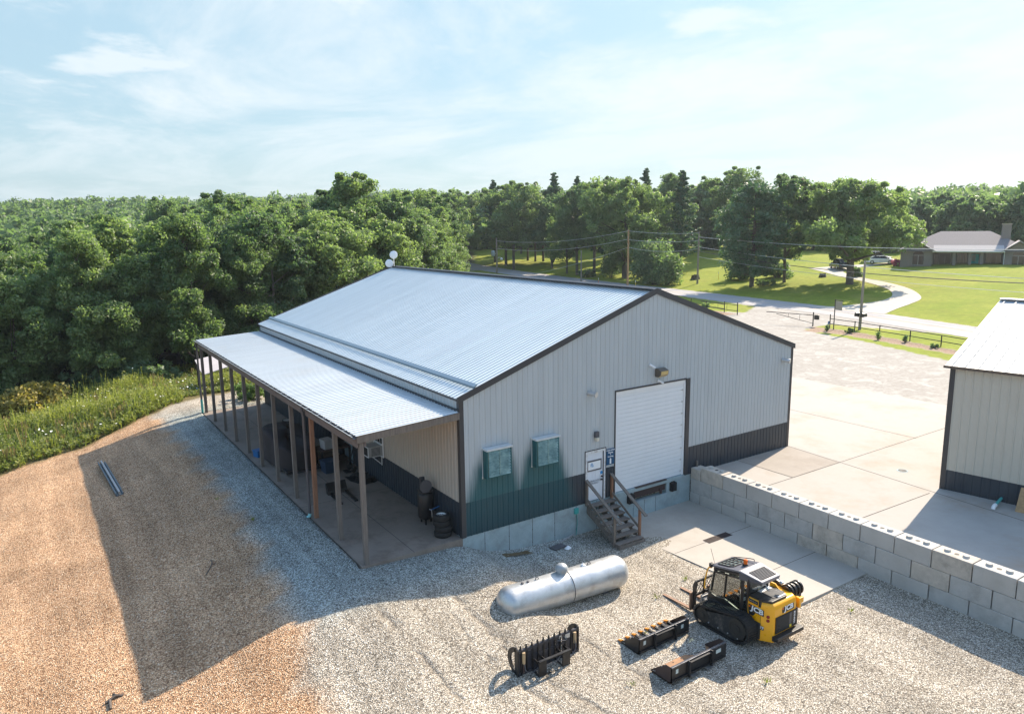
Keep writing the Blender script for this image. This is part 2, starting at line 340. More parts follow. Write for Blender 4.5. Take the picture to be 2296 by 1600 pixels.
def mixc(t,f,a,b_,mode='MIX'):
    x=N(t,'ShaderNodeMix',data_type='RGBA',blend_type=mode)
    for s_,v in ((0,f),(6,a),(7,b_)):
        if isinstance(v,(int,float)): x.inputs[s_].default_value=v
        elif isinstance(v,tuple): x.inputs[s_].default_value=(*v,1)
        else: L(t,v,x.inputs[s_])
    return x.outputs[2]
def att(t,n): return N(t,'ShaderNodeAttribute',attribute_name=n).outputs['Fac']
vo=N(t,'ShaderNodeTexVoronoi',inp={'Scale':30.0,'Randomness':1.0}); L(t,ob,vo.inputs['Vector'])
sepc=N(t,'ShaderNodeSeparateColor'); L(t,vo.outputs['Color'],sepc.inputs[0]); cell=sepc.outputs[0]
grav=ramp(t,cell,[(0,(.16,.14,.115)),(.15,(.36,.31,.25)),(.5,(.58,.505,.405)),(.8,(.745,.665,.55)),(1,(.90,.85,.76))])
brn=ramp(t,cell,[(0,(.21,.10,.055)),(.2,(.48,.275,.155)),(.6,(.75,.465,.27)),(.9,(.89,.61,.385)),(1,(.93,.77,.58))])
gap=N(t,'ShaderNodeMapRange',inp={'From Min':.30,'From Max':.60,'To Min':1.0,'To Max':.46}); L(t,vo.outputs['Distance'],gap.inputs[0])
big=noise(t,ob,.35,5); bigr=N(t,'ShaderNodeMapRange',inp={'From Min':.3,'From Max':.7,'To Min':.80,'To Max':1.18}); L(t,big,bigr.inputs[0])
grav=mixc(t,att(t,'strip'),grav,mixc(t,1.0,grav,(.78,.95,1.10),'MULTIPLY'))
col=mixc(t,att(t,'brown'),grav,brn)
col=mixc(t,1.0,col,gap.outputs[0],'MULTIPLY'); col=mixc(t,1.0,col,bigr.outputs[0],'MULTIPLY')
mpr=N(t,'ShaderNodeMapping'); mpr.inputs['Rotation'].default_value=(0,0,R(24)); mpr.inputs['Scale'].default_value=(1.5,.10,1); L(t,ob,mpr.inputs[0])
rut=N(t,'ShaderNodeMapRange',inp={'From Min':.35,'From Max':.65,'To Min':.84,'To Max':1.12}); L(t,noise(t,mpr.outputs[0],1.0,4,.6,.6),rut.inputs[0]); col=mixc(t,1.0,col,rut.outputs[0],'MULTIPLY')
damp=ramp(t,noise(t,ob,.9,7,.72),[(.56,(1,1,1)),(.74,(.72,.70,.68))]); col=mixc(t,1.0,col,damp,'MULTIPLY')
sxy=N(t,'ShaderNodeSeparateXYZ'); L(t,ob,sxy.inputs[0]); wob=mth(t,'MULTIPLY',mth(t,'SUBTRACT',noise(t,ob,.45,3),.5),1.3); rm=None
brk=N(t,'ShaderNodeMapRange',interpolation_type='SMOOTHSTEP',inp={'From Min':.42,'From Max':.60}); L(t,noise(t,ob,.8,5,.7),brk.inputs[0])
for x0 in (-4.45,-2.75,-2.1,-.2,-11.6,-13.1):
    dd=mth(t,'DIVIDE',mth(t,'SUBTRACT',mth(t,'ADD',mth(t,'ADD',sxy.outputs[0],mth(t,'MULTIPLY',mth(t,'ADD',sxy.outputs[1],1.5),.16)),wob),x0),.13)
    gg=mth(t,'POWER',2.718,mth(t,'MULTIPLY',mth(t,'MULTIPLY',dd,dd),-1.0)); rm=gg if rm is None else mth(t,'MAXIMUM',rm,gg)
front=N(t,'ShaderNodeMapRange',interpolation_type='SMOOTHSTEP',inp={'From Min':-3.2,'From Max':-1.2,'To Min':1.0,'To Max':0.0}); L(t,sxy.outputs[1],front.inputs[0])
rm=mth(t,'MULTIPLY',mth(t,'MULTIPLY',rm,brk.outputs[0]),front.outputs[0])
col=mixc(t,mth(t,'MULTIPLY',rm,.55),col,(.13,.11,.09))
lotc=mixc(t,noise(t,ob,.22,7,.7,1.2),(.29,.27,.245),(.43,.405,.37)); lotc=mixc(t,ramp(t,noise(t,ob,3.0,6,.7),[(.42,(0,0,0)),(.64,(.6,.6,.6))]),lotc,(.25,.22,.19)); lotc=mixc(t,ramp(t,noise(t,ob,.5,8,.75,1.0),[(.50,(0,0,0)),(.70,(.6,.6,.6))]),lotc,(.58,.575,.54))
col=mixc(t,att(t,'lot'),col,lotc)
mul=ramp(t,noise(t,ob,6,6,.8),[(.3,(.10,.06,.04)),(.5,(.30,.21,.15)),(.7,(.48,.38,.29))]); col=mixc(t,att(t,'mulch'),col,mul)
soil=mixc(t,noise(t,ob,1.2,6),(.10,.085,.035),(.24,.19,.09)); col=mixc(t,att(t,'weed'),col,soil)
gn=noise(t,ob,.12,8,.65); grs=mixc(t,ramp(t,gn,[(.35,(0,0,0)),(.65,(1,1,1))]),(.20,.255,.02),(.315,.325,.05)); grs=mixc(t,ramp(t,noise(t,ob,1.6,7,.75),[(.35,(0,0,0)),(.7,(.75,.75,.75))]),grs,(.13,.18,.02))
grs=mixc(t,ramp(t,noise(t,ob,.35,9,.8),[(.46,(0,0,0)),(.66,(.6,.6,.6))]),grs,(.15,.165,.02)); grs=mixc(t,ramp(t,noise(t,ob,.07,4,.6),[(.56,(0,0,0)),(.72,(.5,.5,.5))]),grs,(.33,.26,.09))
col=mixc(t,att(t,'grass'),col,grs)
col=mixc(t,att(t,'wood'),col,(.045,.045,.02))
L(t,col,b.inputs['Base Color']); b.inputs['Roughness'].default_value=.95; b.inputs['Specular IOR Level'].default_value=.15
hgt=mth(t,'SUBTRACT',1.0,vo.outputs['Distance']); hg=mth(t,'ADD',hgt,mth(t,'MULTIPLY',cell,.7))
hg=mth(t,'ADD',hg,mth(t,'MULTIPLY',noise(t,ob,2.5,4),1.6)); hg=mth(t,'SUBTRACT',hg,mth(t,'MULTIPLY',rm,2.2))
bp=N(t,'ShaderNodeBump',inp={'Distance':.05}); L(t,mth(t,'SUBTRACT',.62,mth(t,'MULTIPLY',mth(t,'MAXIMUM',att(t,'lot'),att(t,'grass')),.40)),bp.inputs['Strength']); L(t,hg,bp.inputs['Height']); L(t,bp.outputs[0],b.inputs['Normal'])
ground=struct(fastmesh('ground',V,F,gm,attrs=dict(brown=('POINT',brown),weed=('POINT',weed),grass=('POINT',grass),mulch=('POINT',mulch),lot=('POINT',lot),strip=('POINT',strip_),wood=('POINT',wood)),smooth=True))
# ---------------- road, driveway ----------------
def strip(name,left,right,m,dz=.02,n=6):
    vs=[];fs=[]
    for (a,b_) in zip(left,right):
        for k in range(n+1):
            x=a[0]+(b_[0]-a[0])*k/n; y=a[1]+(b_[1]-a[1])*k/n; vs.append((x,y,tz(x,y)+dz))
    for i in range(len(left)-1):
        for k in range(n): q=i*(n+1)+k; fs.append((q,q+1,q+n+2,q+n+1))
    return fastmesh(name,np.array(vs),np.array(fs),m)
ys=np.concatenate([np.arange(-280,170,3),np.arange(170,600,15)])
road=struct(strip('road',[(float(road_near(y)),y) for y in ys],[(float(road_near(y))+7.0,y) for y in ys],m_asph))
m_line=mat('yellow_road_line',(.58,.43,.20),.8,0,.2,2)
struct(strip('road_marking',[(float(road_near(y))+3.44,y) for y in ys],[(float(road_near(y))+3.58,y) for y in ys],m_line,.026,1))
def catmull(P,n=8):
    P=[np.array(p,float) for p in P]; P=[2*P[0]-P[1]]+P+[2*P[-1]-P[-2]]; out=[]
    for i in range(1,len(P)-2):
        for k in range(n):
            u=k/n; a,b_,c_,d=P[i-1:i+3]; out.append(.5*(2*b_+(c_-a)*u+(2*a-5*b_+4*c_-d)*u*u+(3*b_-a-3*c_+d)*u**3))
    out.append(P[-2]); return out
dl=catmull([(72.8,36.5),(75.6,33.6),(78.9,31.7),(82.4,31.0),(86.3,32.3),(90.8,35.7),(95.6,41.6),(100.2,48.8),(105.0,55.5),(108.3,60.2)])
dr=catmull([(72.3,25.6),(76.7,26.3),(80.2,26.6),(84.7,27.6),(90.3,31.6),(95,36.9),(98.8,43.1),(102.7,48.9),(108.5,52.5),(119.5,47.8)])
struct(strip('driveway',dl,dr,m_drive,.045,8))
# ---------------- concrete slabs ----------------
m_joint=mat('slab_joint',(.07,.06,.055),.95)
def slab(name,poly,ztop,th,m,joints=(),jw=.03,patches=()):
    mb=MB(); mb.prism(poly,'z',ztop-th,ztop,0)
    for (a,b_) in joints: 
        a,b_=Vector((*a,0)),Vector((*b_,0)); d=(b_-a).normalized(); n_=Vector((-d.y,d.x,0))*jw/2; z=Vector((0,0,ztop+.004))
        mb.quad(a-n_+z,b_-n_+z,b_+n_+z,a+n_+z,m=1)
    for pl in patches: mb.quad(*[(x,y,ztop+.004) for x,y in pl],m=2)
    return struct(mb.build(name,[m,m_joint,m_concp]))
m_concp=mat('concrete_patch',(.32,.285,.25),.9,0,.2,.6,.15,30,dirt=((.2,.16,.12),.5,.5))
m_concb=mat('concrete_yard',(.36,.335,.305),.85,0,.16,.45,.15,30,dirt=((.31,.235,.17),.28,.85))
slab('concrete_yard',[(11.98,.0),(18.32,.0),(18.32,24.8),(24.7,24.8),(32.75,10.2),(32.8,-2),(33,-26),(11.85,-26)],.010,.012,m_concb,
 [((24.66,24),(24.62,-3)),((14.62,-2.96),(32.7,-2.9)),((14.6,-.02),(14.62,-2.96)),((14.6,-2.96),(12.3,-2.96)),((18.36,-.03),(18.1,-3)),((18.11,-3.03),(17.2,-12)),((17.44,-7.26),(12.4,-7.1))],.035,[[(14.66,-.05),(18.3,-.05),(18.08,-2.94),(14.66,-2.92)]])
slab('loading_pad',[(6.78,-.02),(11.47,-.02),(11.36,-8.32),(7.30,-8.26)],-1.22,.5,m_conc,[((7.05,-3.4),(8.76,-3.4)),((10.08,-3.4),(11.4,-3.4)),((7.2,-6.3),(11.38,-6.3))],.02)
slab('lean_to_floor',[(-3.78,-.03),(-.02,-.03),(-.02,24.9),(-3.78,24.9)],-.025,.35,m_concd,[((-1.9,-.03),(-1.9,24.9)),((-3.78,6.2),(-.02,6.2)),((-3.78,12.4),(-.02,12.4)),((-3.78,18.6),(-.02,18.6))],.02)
# ---------------- main metal building ----------------
W,LN,H,HP,HB=18.32,24.83,5.0,8.11,1.25
# painted cladding with the blue-green soot streaks below the two exhaust fans
m_gable=m_wall.copy(); m_gable.name='gable_steel_stained'
m_gwain=m_wain.copy(); m_gwain.name='gable_wainscot_stained'
for m_,stc in ((m_gable,(.004,.088,.105)),(m_gwain,(.002,.060,.080))):
    t=m_.node_tree; b=t.nodes['Principled BSDF']; src=b.inputs['Base Color'].links[0].from_socket
    tcn=N(t,'ShaderNodeTexCoord'); s_=N(t,'ShaderNodeSeparateXYZ'); L(t,tcn.outputs['Object'],s_.inputs[0]); x_,z_=s_.outputs[0],s_.outputs[2]
    mp=N(t,'ShaderNodeMapping'); mp.inputs['Scale'].default_value=(9,1,.35); L(t,tcn.outputs['Object'],mp.inputs[0])
    st=noise(t,mp.outputs[0],1.0,5,.7)
    mp2=N(t,'ShaderNodeMapping'); mp2.inputs['Scale'].default_value=(1.6,1,.8); L(t,tcn.outputs['Object'],mp2.inputs[0]); st2=noise(t,mp2.outputs[0],1.0,4,.6)
    tot=None
    for fx in (1.42,3.55):
        dx=mth(t,'ABSOLUTE',mth(t,'SUBTRACT',x_,fx-.05)); dz=mth(t,'SUBTRACT',3.0,z_)
        half=mth(t,'ADD',.76,mth(t,'MULTIPLY',mth(t,'MAXIMUM',dz,0.0),.34))
        e=mth(t,'ADD',mth(t,'SUBTRACT',half,dx),mth(t,'MULTIPLY',mth(t,'SUBTRACT',st,.5),.55))
        r1=N(t,'ShaderNodeMapRange',interpolation_type='SMOOTHSTEP',inp={'From Min':-.18,'From Max':.48}); L(t,e,r1.inputs[0])
        r2=N(t,'ShaderNodeMapRange',interpolation_type='SMOOTHSTEP',inp={'From Min':-.05,'From Max':.7}); L(t,dz,r2.inputs[0])
        r3=N(t,'ShaderNodeMapRange',interpolation_type='SMOOTHSTEP',inp={'From Min':2.2,'From Max':4.9,'To Min':1.0,'To Max':.0}); L(t,mth(t,'ADD',dz,mth(t,'MULTIPLY',st2,.6)),r3.inputs[0])
        k=mth(t,'MULTIPLY',mth(t,'MULTIPLY',r1.outputs[0],r2.outputs[0]),r3.outputs[0])
        tot=k if tot is None else mth(t,'MAXIMUM',tot,k)
    L(t,mixc(t,mth(t,'MULTIPLY',tot,.97),src,stc),b.inputs['Base Color'])
def ribbed(mb,o,U,Vv,Nn,Lu,f0,f1,sp=.229,h=.02,brk=(),m=0,minor=True):
    o,U,Vv,Nn=Vector(o),Vector(U),Vector(Vv),Vector(Nn)
    pts=[(0,0)]; k=0
    u=sp*.5
    while u<Lu-.07:
        pts+=[(u-.032,0),(u-.019,h),(u+.019,h),(u+.032,0)]
        if minor and u+sp*.5<Lu: pts+=[(u+sp*.5-.03,0),(u+sp*.5,h*.22),(u+sp*.5+.03,0)]
        u+=sp
    pts.append((Lu,0))
    for x in brk:
        for d in (-1e-4,1e-4):
            q=x+d
            for i in range(len(pts)-1):
                if pts[i][0]<=q<pts[i+1][0]:
                    (a,ha),(b_,hb)=pts[i],pts[i+1]; pts.insert(i+1,(q,ha+(hb-ha)*(q-a)/(b_-a))); break
    for (a,ha),(b_,hb) in zip(pts,pts[1:]):
        if b_-a<1e-3: continue
        mid=(a+b_)/2
        lo=f0(mid) if callable(f0) else f0
        for seg in (lo if isinstance(lo,list) else [(lo,None)]):
            v0=seg[0]; va=seg[1] if seg[1] is not None else (f1(a) if callable(f1) else f1); vb=seg[1] if seg[1] is not None else (f1(b_) if callable(f1) else f1)
            if va-v0<1e-4 and vb-v0<1e-4: continue
            mb.quad(o+U*a+Vv*v0+Nn*ha,o+U*b_+Vv*v0+Nn*hb,o+U*b_+Vv*vb+Nn*hb,o+U*a+Vv*va+Nn*ha,m=m)
bld=thing('metal_building','big grey metal building with pale ribbed roof, dark wainscot and white overhead door','building',(0,0,0))
rake=lambda u: H+(HP-H)*(1-abs(u-W/2)/(W/2))-.03
D0,D1,DT=5.54,6.56,2.09; O0,O1,OT=7.06,11.08,4.28
def g0(u):
    if D0<u<D1: return DT
    if O0<u<O1: return OT
    return HB
mb=MB(); ribbed(mb,(0,-.02,0),(1,0,0),(0,0,1),(0,-1,0),W,g0,rake,brk=(D0,D1,O0,O1,W/2)); mb.build('wall',m_gable,bld)
def w0(u):
    if D0<u<D1 or O0<u<O1: return HB
    return 0.
for ua,ub in ((0,D0),(D1,O0),(O1,W)): mb=MB(); ribbed(mb,(ua,-.022,0),(1,0,0),(0,0,1),(0,-1,0),ub-ua,0.,HB); mb.build('wainscot',m_gwain,bld)
mb=MB(); ribbed(mb,(0,LN+.02,0),(1,0,0),(0,0,1),(0,1,0),W,HB,rake,brk=(W/2,)); mb.build('wall',m_wall,bld)
mb=MB(); ribbed(mb,(0,LN+.02,0),(1,0,0),(0,0,1),(0,1,0),W,0.,HB); mb.build('wainscot',m_wain,bld)
m_side=mat('side_wall_tan_steel',(.46,.42,.37),.45,0,.05,.8)
mb=MB(); ribbed(mb,(-.02,0,0),(0,1,0),(0,0,1),(-1,0,0),LN,HB,4.55,brk=(6.55,7.55,10.0),m=0)
mb.build('wall',m_side,bld)
mb=MB(); ribbed(mb,(-.02,0,0),(0,1,0),(0,0,1),(-1,0,0),LN,4.59,H); mb.build('wall',m_wall,bld)
mb=MB(); ribbed(mb,(-.022,0,0),(0,1,0),(0,0,1),(-1,0,0),LN,0.,HB); mb.build('wainscot',m_wain,bld)
mb=MB(); ribbed(mb,(W+.02,0,0),(0,1,0),(0,0,1),(1,0,0),LN,HB,H); mb.build('wall',m_wall,bld)
mb=MB(); ribbed(mb,(W+.02,0,0),(0,1,0),(0,0,1),(1,0,0),LN,0.,HB); mb.build('wainscot',m_wain,bld)
# roof slopes
sl_=math.atan2(HP-H,W/2); sL=math.hypot(HP-H,W/2); U=Vector((math.cos(sl_),0,math.sin(sl_)))
mb=MB(); ribbed(mb,(-.10*U.x,-.06,H-.10*U.z+.05),(0,1,0),U,(-math.sin(sl_),0,math.cos(sl_)),LN+.12,0,sL+.08,h=.036,minor=False); mb.build('roof',m_roof,bld)
U2=Vector((-math.cos(sl_),0,math.sin(sl_)))
mb=MB(); ribbed(mb,(W+.10*U.x,-.06,H-.10*U.z+.05),(0,1,0),U2,(math.sin(sl_),0,math.cos(sl_)),LN+.12,0,sL+.08,h=.036,minor=False); mb.build('roof',m_roof,bld)
def slp(x,d): return (x,H+(HP-H)*x/(W/2)+.05+d)
mb=MB(); x0,z0=slp(.56,0); x1,z1=slp(.70,0)
mb.add([(x0,-.05,z0+.05),(x0,LN+.05,z0+.05),(x1,LN+.05,z1+.12),(x1,-.05,z1+.12),(x0,-.05,z0+.13),(x0,LN+.05,z0+.13),(x1,LN+.05,z1+.15),(x1,-.05,z1+.15)],[(0,1,2,3),(7,6,5,4),(0,4,5,1),(1,5,6,2),(2,6,7,3),(3,7,4,0)])
m_flash=mat('grey_flashing',(.17,.24,.30),.4,.3,.06,3)
mb.build('roof_flashing',m_flash,bld)
mb=MB(); 
for s in (-1,1): mb.bar((W/2+s*.12,-.08,HP+.075),(W/2+s*.12,LN+.08,HP+.075),.26,.03,up=(-s*math.sin(sl_)*1,0,math.cos(sl_)))
mb.build('ridge_cap',m_trim,bld)
def rk(y0,y1,off=.07):
    mb=MB()
    for s in (-1,1):
        xa=W/2+s*(W/2+.12); za=H-.04
        mb.prism([(xa,za-.10),(xa,za+.12),(W/2,HP+.16),(W/2,HP-.08)],'y',y0,y1)
    return mb
rk(-.09,-.046).build('rake_trim',m_trim,bld); rk(LN+.046,LN+.09).build('rake_trim',m_trim,bld)
for (x,y) in ((0,0),(W,0),(0,LN),(W,LN)):
    sx=1 if x==0 else -1; sy=1 if y==0 else -1; mb=MB()
    mb.box((min(x-.045*sx,x+.13*sx),min(y-.045*sy,y-.04*sy),-.02),(max(x-.045*sx,x+.13*sx),max(y-.045*sy,y-.04*sy),H+.0))
    mb.box((min(x-.045*sx,x-.041*sx),min(y-.04*sy,y+.13*sy),-.02),(max(x-.045*sx,x-.041*sx),max(y-.04*sy,y+.13*sy),H))
    mb.build('corner_trim',m_trim,bld)
mb=MB(); mb.bar((-.11,0,H-.03),(-.11,LN,H-.03),.03,.05); mb.build('eave_trim',m_trim,bld)
mb=MB(); mb.bar((W+.11,0,H-.03),(W+.11,LN,H-.03),.05,.10); mb.build('eave_trim',m_trim,bld)
mb=MB(); mb.box((-.10,-.0,4.555),(-.02,LN,4.64)); mb.build('wall_flashing',m_trim,bld)
# foundation with dock pit
mb=MB()
mb.box((-.02,-.012,-1.5),(8.14,.40,-.012)); mb.box((10.06,-.012,-1.5),(11.5,.40,-.012)); mb.box((8.14,-.03,-1.5),(10.06,.40,-.56)); mb.box((8.14,.28,-.56),(10.06,.40,.02))
mb.box((7.06,-.05,-.10),(11.08,.30,.055))
mb.box((11.5,-.012,-.3),(W,.3,-.012))
fdn=mb
mb=MB()
for x in np.arange(.9,8.1,1.05): mb.box((x-.008,-.016,-1.4),(x+.008,-.012,-.02)); [mb.tube([(x,-.018,z),(x,-.010,z)],.02,6) for z in (-.95,-.45)]
for x in (8.75,9.4): mb.box((x-.008,-.034,-1.3),(x+.008,-.03,-.56))
fmb=mb; mb=MB(); mb.v=fdn.v+fmb.v; mb.f=fdn.f+[tuple(i+len(fdn.v) for i in f) for f in fmb.f]; mb.m=[0]*len(fdn.f)+[1]*len(fmb.f); mb.build('foundation',[m_found,m_joint],bld)
mb=MB(); mb.box((8.2,.02,-.40),(10.0,.26,.03)); mb.bar((8.2,-.04,.065),(10.0,-.04,.065),.12,.03); mb.tube([(9.7,-.02,-.5),(9.7,-.02,-.3)],.06,8); mb.build('dock_leveler',m_brown,bld)
for x in (7.92,10.38):
    mb=MB(); mb.box((x-.15,-.17,-.52),(x+.15,-.012,-.14)); mb.box((x-.10,-.19,-.48),(x+.10,-.17,-.18)); mb.box((x-.08,-.13,-.14),(x+.08,-.02,-.10)); mb.build('dock_bumper',m_rubber,bld,bevel=.012)
# overhead door: sections with faint grooves
od=MB(); zs=np.linspace(.07,OT-.10,25)
for a,b_ in zip(zs,zs[1:]):
    od.box((O0+.10,.035,a+.008),(O1-.10,.07,b_-.008))
od.box((O0+.10,.05,.07),(O1-.10,.08,OT-.1))
odo=od.build('overhead_door',m_door,bld)
for z in zs[1:-1:3]: mb=MB(); mb.box((O1-.22,.015,z-.03),(O1-.13,.036,z+.03)); mb.build('hinge',m_galv,odo)
mb=MB(); mb.box((O0+.02,.0,OT-.14),(O1-.02,.05,OT-.02)); mb.box((O1-.10,-.01,.06),(O1-.02,.05,OT-.14)); mb.box((O0+.02,.0,.06),(O0+.10,.05,OT-.14)); mb.build('door_seal',m_white,bld)
mb=MB(); mb.box((O0-.04,-.05,.06),(O0+.02,.03,OT+.06)); mb.box((O1-.02,-.05,.06),(O1+.22,-.046,OT+.04)); mb.box((O0+.02,-.05,OT),(O1-.02,.03,OT+.06)); mb.build('door_trim',m_trim,bld)
# walk door
m_chip=mat('chipped_white_paint',(.66,.68,.70),.6,0,.06,4,dirt=((.20,.16,.13),9,.8))
m_doorw=mat('door_white',(.66,.70,.76),.4,0,.05,1.5)
dr_=MB(); dr_.box((D0+.09,.0,.03),(D1-.11,.045,DT-.10)); 
for cx_ in (5.80,6.20):
    for za,zb in ((.18,.78),(.92,1.22),(1.72,1.90)):
        w_=.12
        for (p,q) in (((cx_-w_,za),(cx_+w_,za+.012)),((cx_-w_,zb-.012),(cx_+w_,zb)),((cx_-w_,za),(cx_-w_+.012,zb)),((cx_+w_-.012,za),(cx_+w_,zb))): dr_.box((p[0],-.008,p[1]),(q[0],0,q[1]))
dro=dr_.build('door',m_doorw,bld)
mb=MB(); mb.box((D0,-.045,.0),(D0+.09,.05,DT)); mb.box((D1-.07,-.045,.0),(D1,.05,DT)); mb.box((D0+.09,-.045,DT-.10),(D1-.07,.05,DT)); mb.build('door_frame',m_chip,bld)
mb=MB(); mb.box((D0-.03,-.050,.0),(D0-.002,.0,DT+.03)); mb.box((D0-.03,-.05,DT+.001),(D1+.03,0,DT+.03)); mb.box((D1+.002,-.05,0),(D1+.03,0,DT+.001)); mb.build('door_trim',m_trim,bld)
mb=MB(); mb.box((D1-.105,-.02,.0),(D1-.072,.03,DT-.1)); mb.build('door_seal',m_dgrey,bld)
mb=MB(); mb.box((5.63,-.02,1.25),(6.38,-.009,1.69)); so_=mb.build('notice_frame',m_dgrey,dro)
mb=MB(); mb.box((5.69,-.026,1.31),(6.32,-.0205,1.63)); mb.build('notice_board',m_white,dro)
m_inkb=mat('faded_blue_ink',(.32,.45,.62),.6); m_ink=mat('dark_ink',(.12,.14,.18),.6)
mb=MB(); mb.lathe([(.0,0),(.062,0),(.062,.003),(0,.003)],(5.87,-.0265,1.53),(0,-1,0),14); mb.box((5.86,-.029,1.42),(5.96,-.0265,1.50)); mb.box((5.80,-.029,1.44),(5.84,-.0265,1.52)); mb.build('notice_print',m_inkb,dro)
text('lettering','LOADING DOCK\nENTRANCE',.10,m_ink,dro,(5.98,-.011,.78),(R(90),0,0))
mb=MB(); mb.lathe([(0,0),(.07,0),(.07,.004),(0,.004)],(6.385,-.0005,1.10),(0,-1,0),16); mb.build('sticker',mat('round_blue_sticker',(.03,.25,.55),.4),dro)
mb=MB(); mb.lathe([(.0,0),(.035,0),(.03,.05),(0,.055)],(6.39,0,.95),(0,-1,0),10); mb.build('deadbolt',m_blackm,dro); mb=MB(); mb.lathe([(.0,0),(.035,0),(.03,.05),(0,.055)],(6.39,0,.82),(0,-1,0),10); mb.bar((6.39,-.06,.82),(6.30,-.06,.82),.02,.02); mb.build('handle',m_blackm,dro)
# sign beside the door
mb=MB(); mb.box((6.60,-.062,1.36),(7.01,-.047,2.02)); sg=mb.build('sign',m_bluesign,bld)
for s_,z,sz in (('CHAIR REPAIR',1.955,.068),('Shipping',1.865,.075),('&',1.78,.06),('Receiving',1.70,.075)): text('lettering',s_,sz,m_white,sg,(6.805,-.064,z),(R(90),0,0),bold=.002)
mb=MB(); mb.box((6.765,-.066,1.40),(6.845,-.0625,1.58)); mb.prism([(6.755,1.575),(6.855,1.575),(6.805,1.64)],'y',-.066,-.0625); mb.build('arrow',m_white,sg)
# exhaust fans
m_louv=mat('dirty_louvre',(.40,.56,.53),.45,.1,.5,3,vary2=(.015,.10,.11))
for fx in (1.39,3.52):
    mb=MB(); a,b_=fx-.47,fx+.47
    mb.box((a-.06,-.30,2.10),(a,-.045,3.08)); mb.box((b_,-.30,2.10),(b_+.06,-.045,3.08)); mb.box((a-.06,-.30,2.05),(b_+.06,-.045,2.10)); 
    fan=mb.build('exhaust_fan',mat('fan_housing_dark',(.02,.11,.125),.5,.2,.3,4),bld)
    mb=MB()
    for i,z in enumerate(np.linspace(2.16,2.99,9)):
        for (p,q) in ((a+.02,fx-.015),(fx+.015,b_-.02)): mb.add([(p,-.31-.05,z-.045),(q,-.31-.05,z-.045),(q,-.27,z+.055),(p,-.27,z+.055)],[(0,1,2,3)])
    mb.box((a,-.24,2.1),(b_,-.23,3.06)); mb.bar((fx,-.335,2.12),(fx,-.335,3.04),.03,.03); mb.build('louvre',m_louv,fan)
    mb=MB(); mb.box((a-.08,-.36,3.06),(b_+.08,-.045,3.12)); mb.box((a-.10,-.05,2.0),(a-.06,-.046,3.14)); mb.build('fan_hood',mat('galv_pale',(.62,.66,.68),.4,.3,.08,4),fan)
# lights, cameras, vent caps on the gable
for x,z in ((5.67,4.44),(17.56,4.39)):
    mb=MB(); mb.lathe([(0,0),(.10,0),(.10,.03),(.085,.03),(.085,.30),(.12,.30),(.12,.36),(0,.37)],(x,-.04,z),(.35,-1,-.1),14); mb.build('vent_pipe',m_galv,bld,smooth=True)
mb=MB(); mb.box((5.95,-.16,2.62),(6.14,-.044,2.86)); w_=mb.build('wall_lamp',m_dgrey,bld,bevel=.02); mb=MB(); mb.box((5.98,-.20,2.48),(6.11,-.06,2.63)); mb.build('lamp_shade',mat('lamp_lens',(.66,.62,.52),.3),w_,bevel=.02)
mb=MB(); mb.prism([(-.044,4.62),(-.044,4.98),(-.16,4.98),(-.36,4.90),(-.34,4.72),(-.20,4.62)],'x',9.20,9.66); w_=mb.build('flood_lamp',mat('bronze_lamp',(.13,.11,.09),.5,.2,.1,3),bld,bevel=.01)
mb=MB(); mb.quad((9.23,-.365,4.885),(9.63,-.365,4.885),(9.63,-.345,4.73),(9.23,-.345,4.73)); mb.quad((9.23,-.342,4.715),(9.63,-.342,4.715),(9.63,-.21,4.625),(9.23,-.21,4.625)); mb.build('lens',mat('flood_lens',(.55,.42,.18),.25),w_)
for x,z in ((8.88,5.12),(9.36,4.42)):
    mb=MB(); mb.tube([(x,-.04,z),(x,-.12,z)],.03,8); mb.tube([(x-.05,-.10,z+.06),(x+.07,-.30,z-.05)],.042,10); mb.build('camera',m_white,bld,smooth=True)
mb=MB(); mb.box((4.98,-.10,-.30),(5.16,-.02,-.08)); mb.tube([(5.1,-.05,-.3),(5.12,-.06,-.7),(5.06,-.06,-1.2)],.012,6); mb.build('socket_box',m_tealpipe,bld)
# window in the side wall
mb=MB(); 
for (p,q) in (((6.48,1.22),(6.54,2.34)),((7.40,1.22),(7.46,2.34)),((6.54,1.22),(7.40,1.28)),((6.54,2.28),(7.40,2.34)),((6.54,1.74),(7.40,1.80))): mb.box((-.09,p[0],p[1]),(-.042,q[0],q[1]))
wn=mb.build('window',m_white,bld); mb=MB(); mb.box((-.055,6.54,1.28),(-.046,7.40,2.28)); mb.build('pane',m_winglass,wn)
mb=MB(); [mb.box((-.062,y-.01,1.8),(-.0555,y+.01,2.28)) for y in (6.83,7.12)]; mb.box((-.062,6.54,2.03),(-.0555,7.4,2.05)); mb.build('muntin',m_white,wn)
mb=MB(); mb.box((-.075,10.1,.02),(-.044,11.1,2.15)); mb.build('door',mat('pale_blue_door',(.30,.40,.46),.5,0,.1,2),bld)
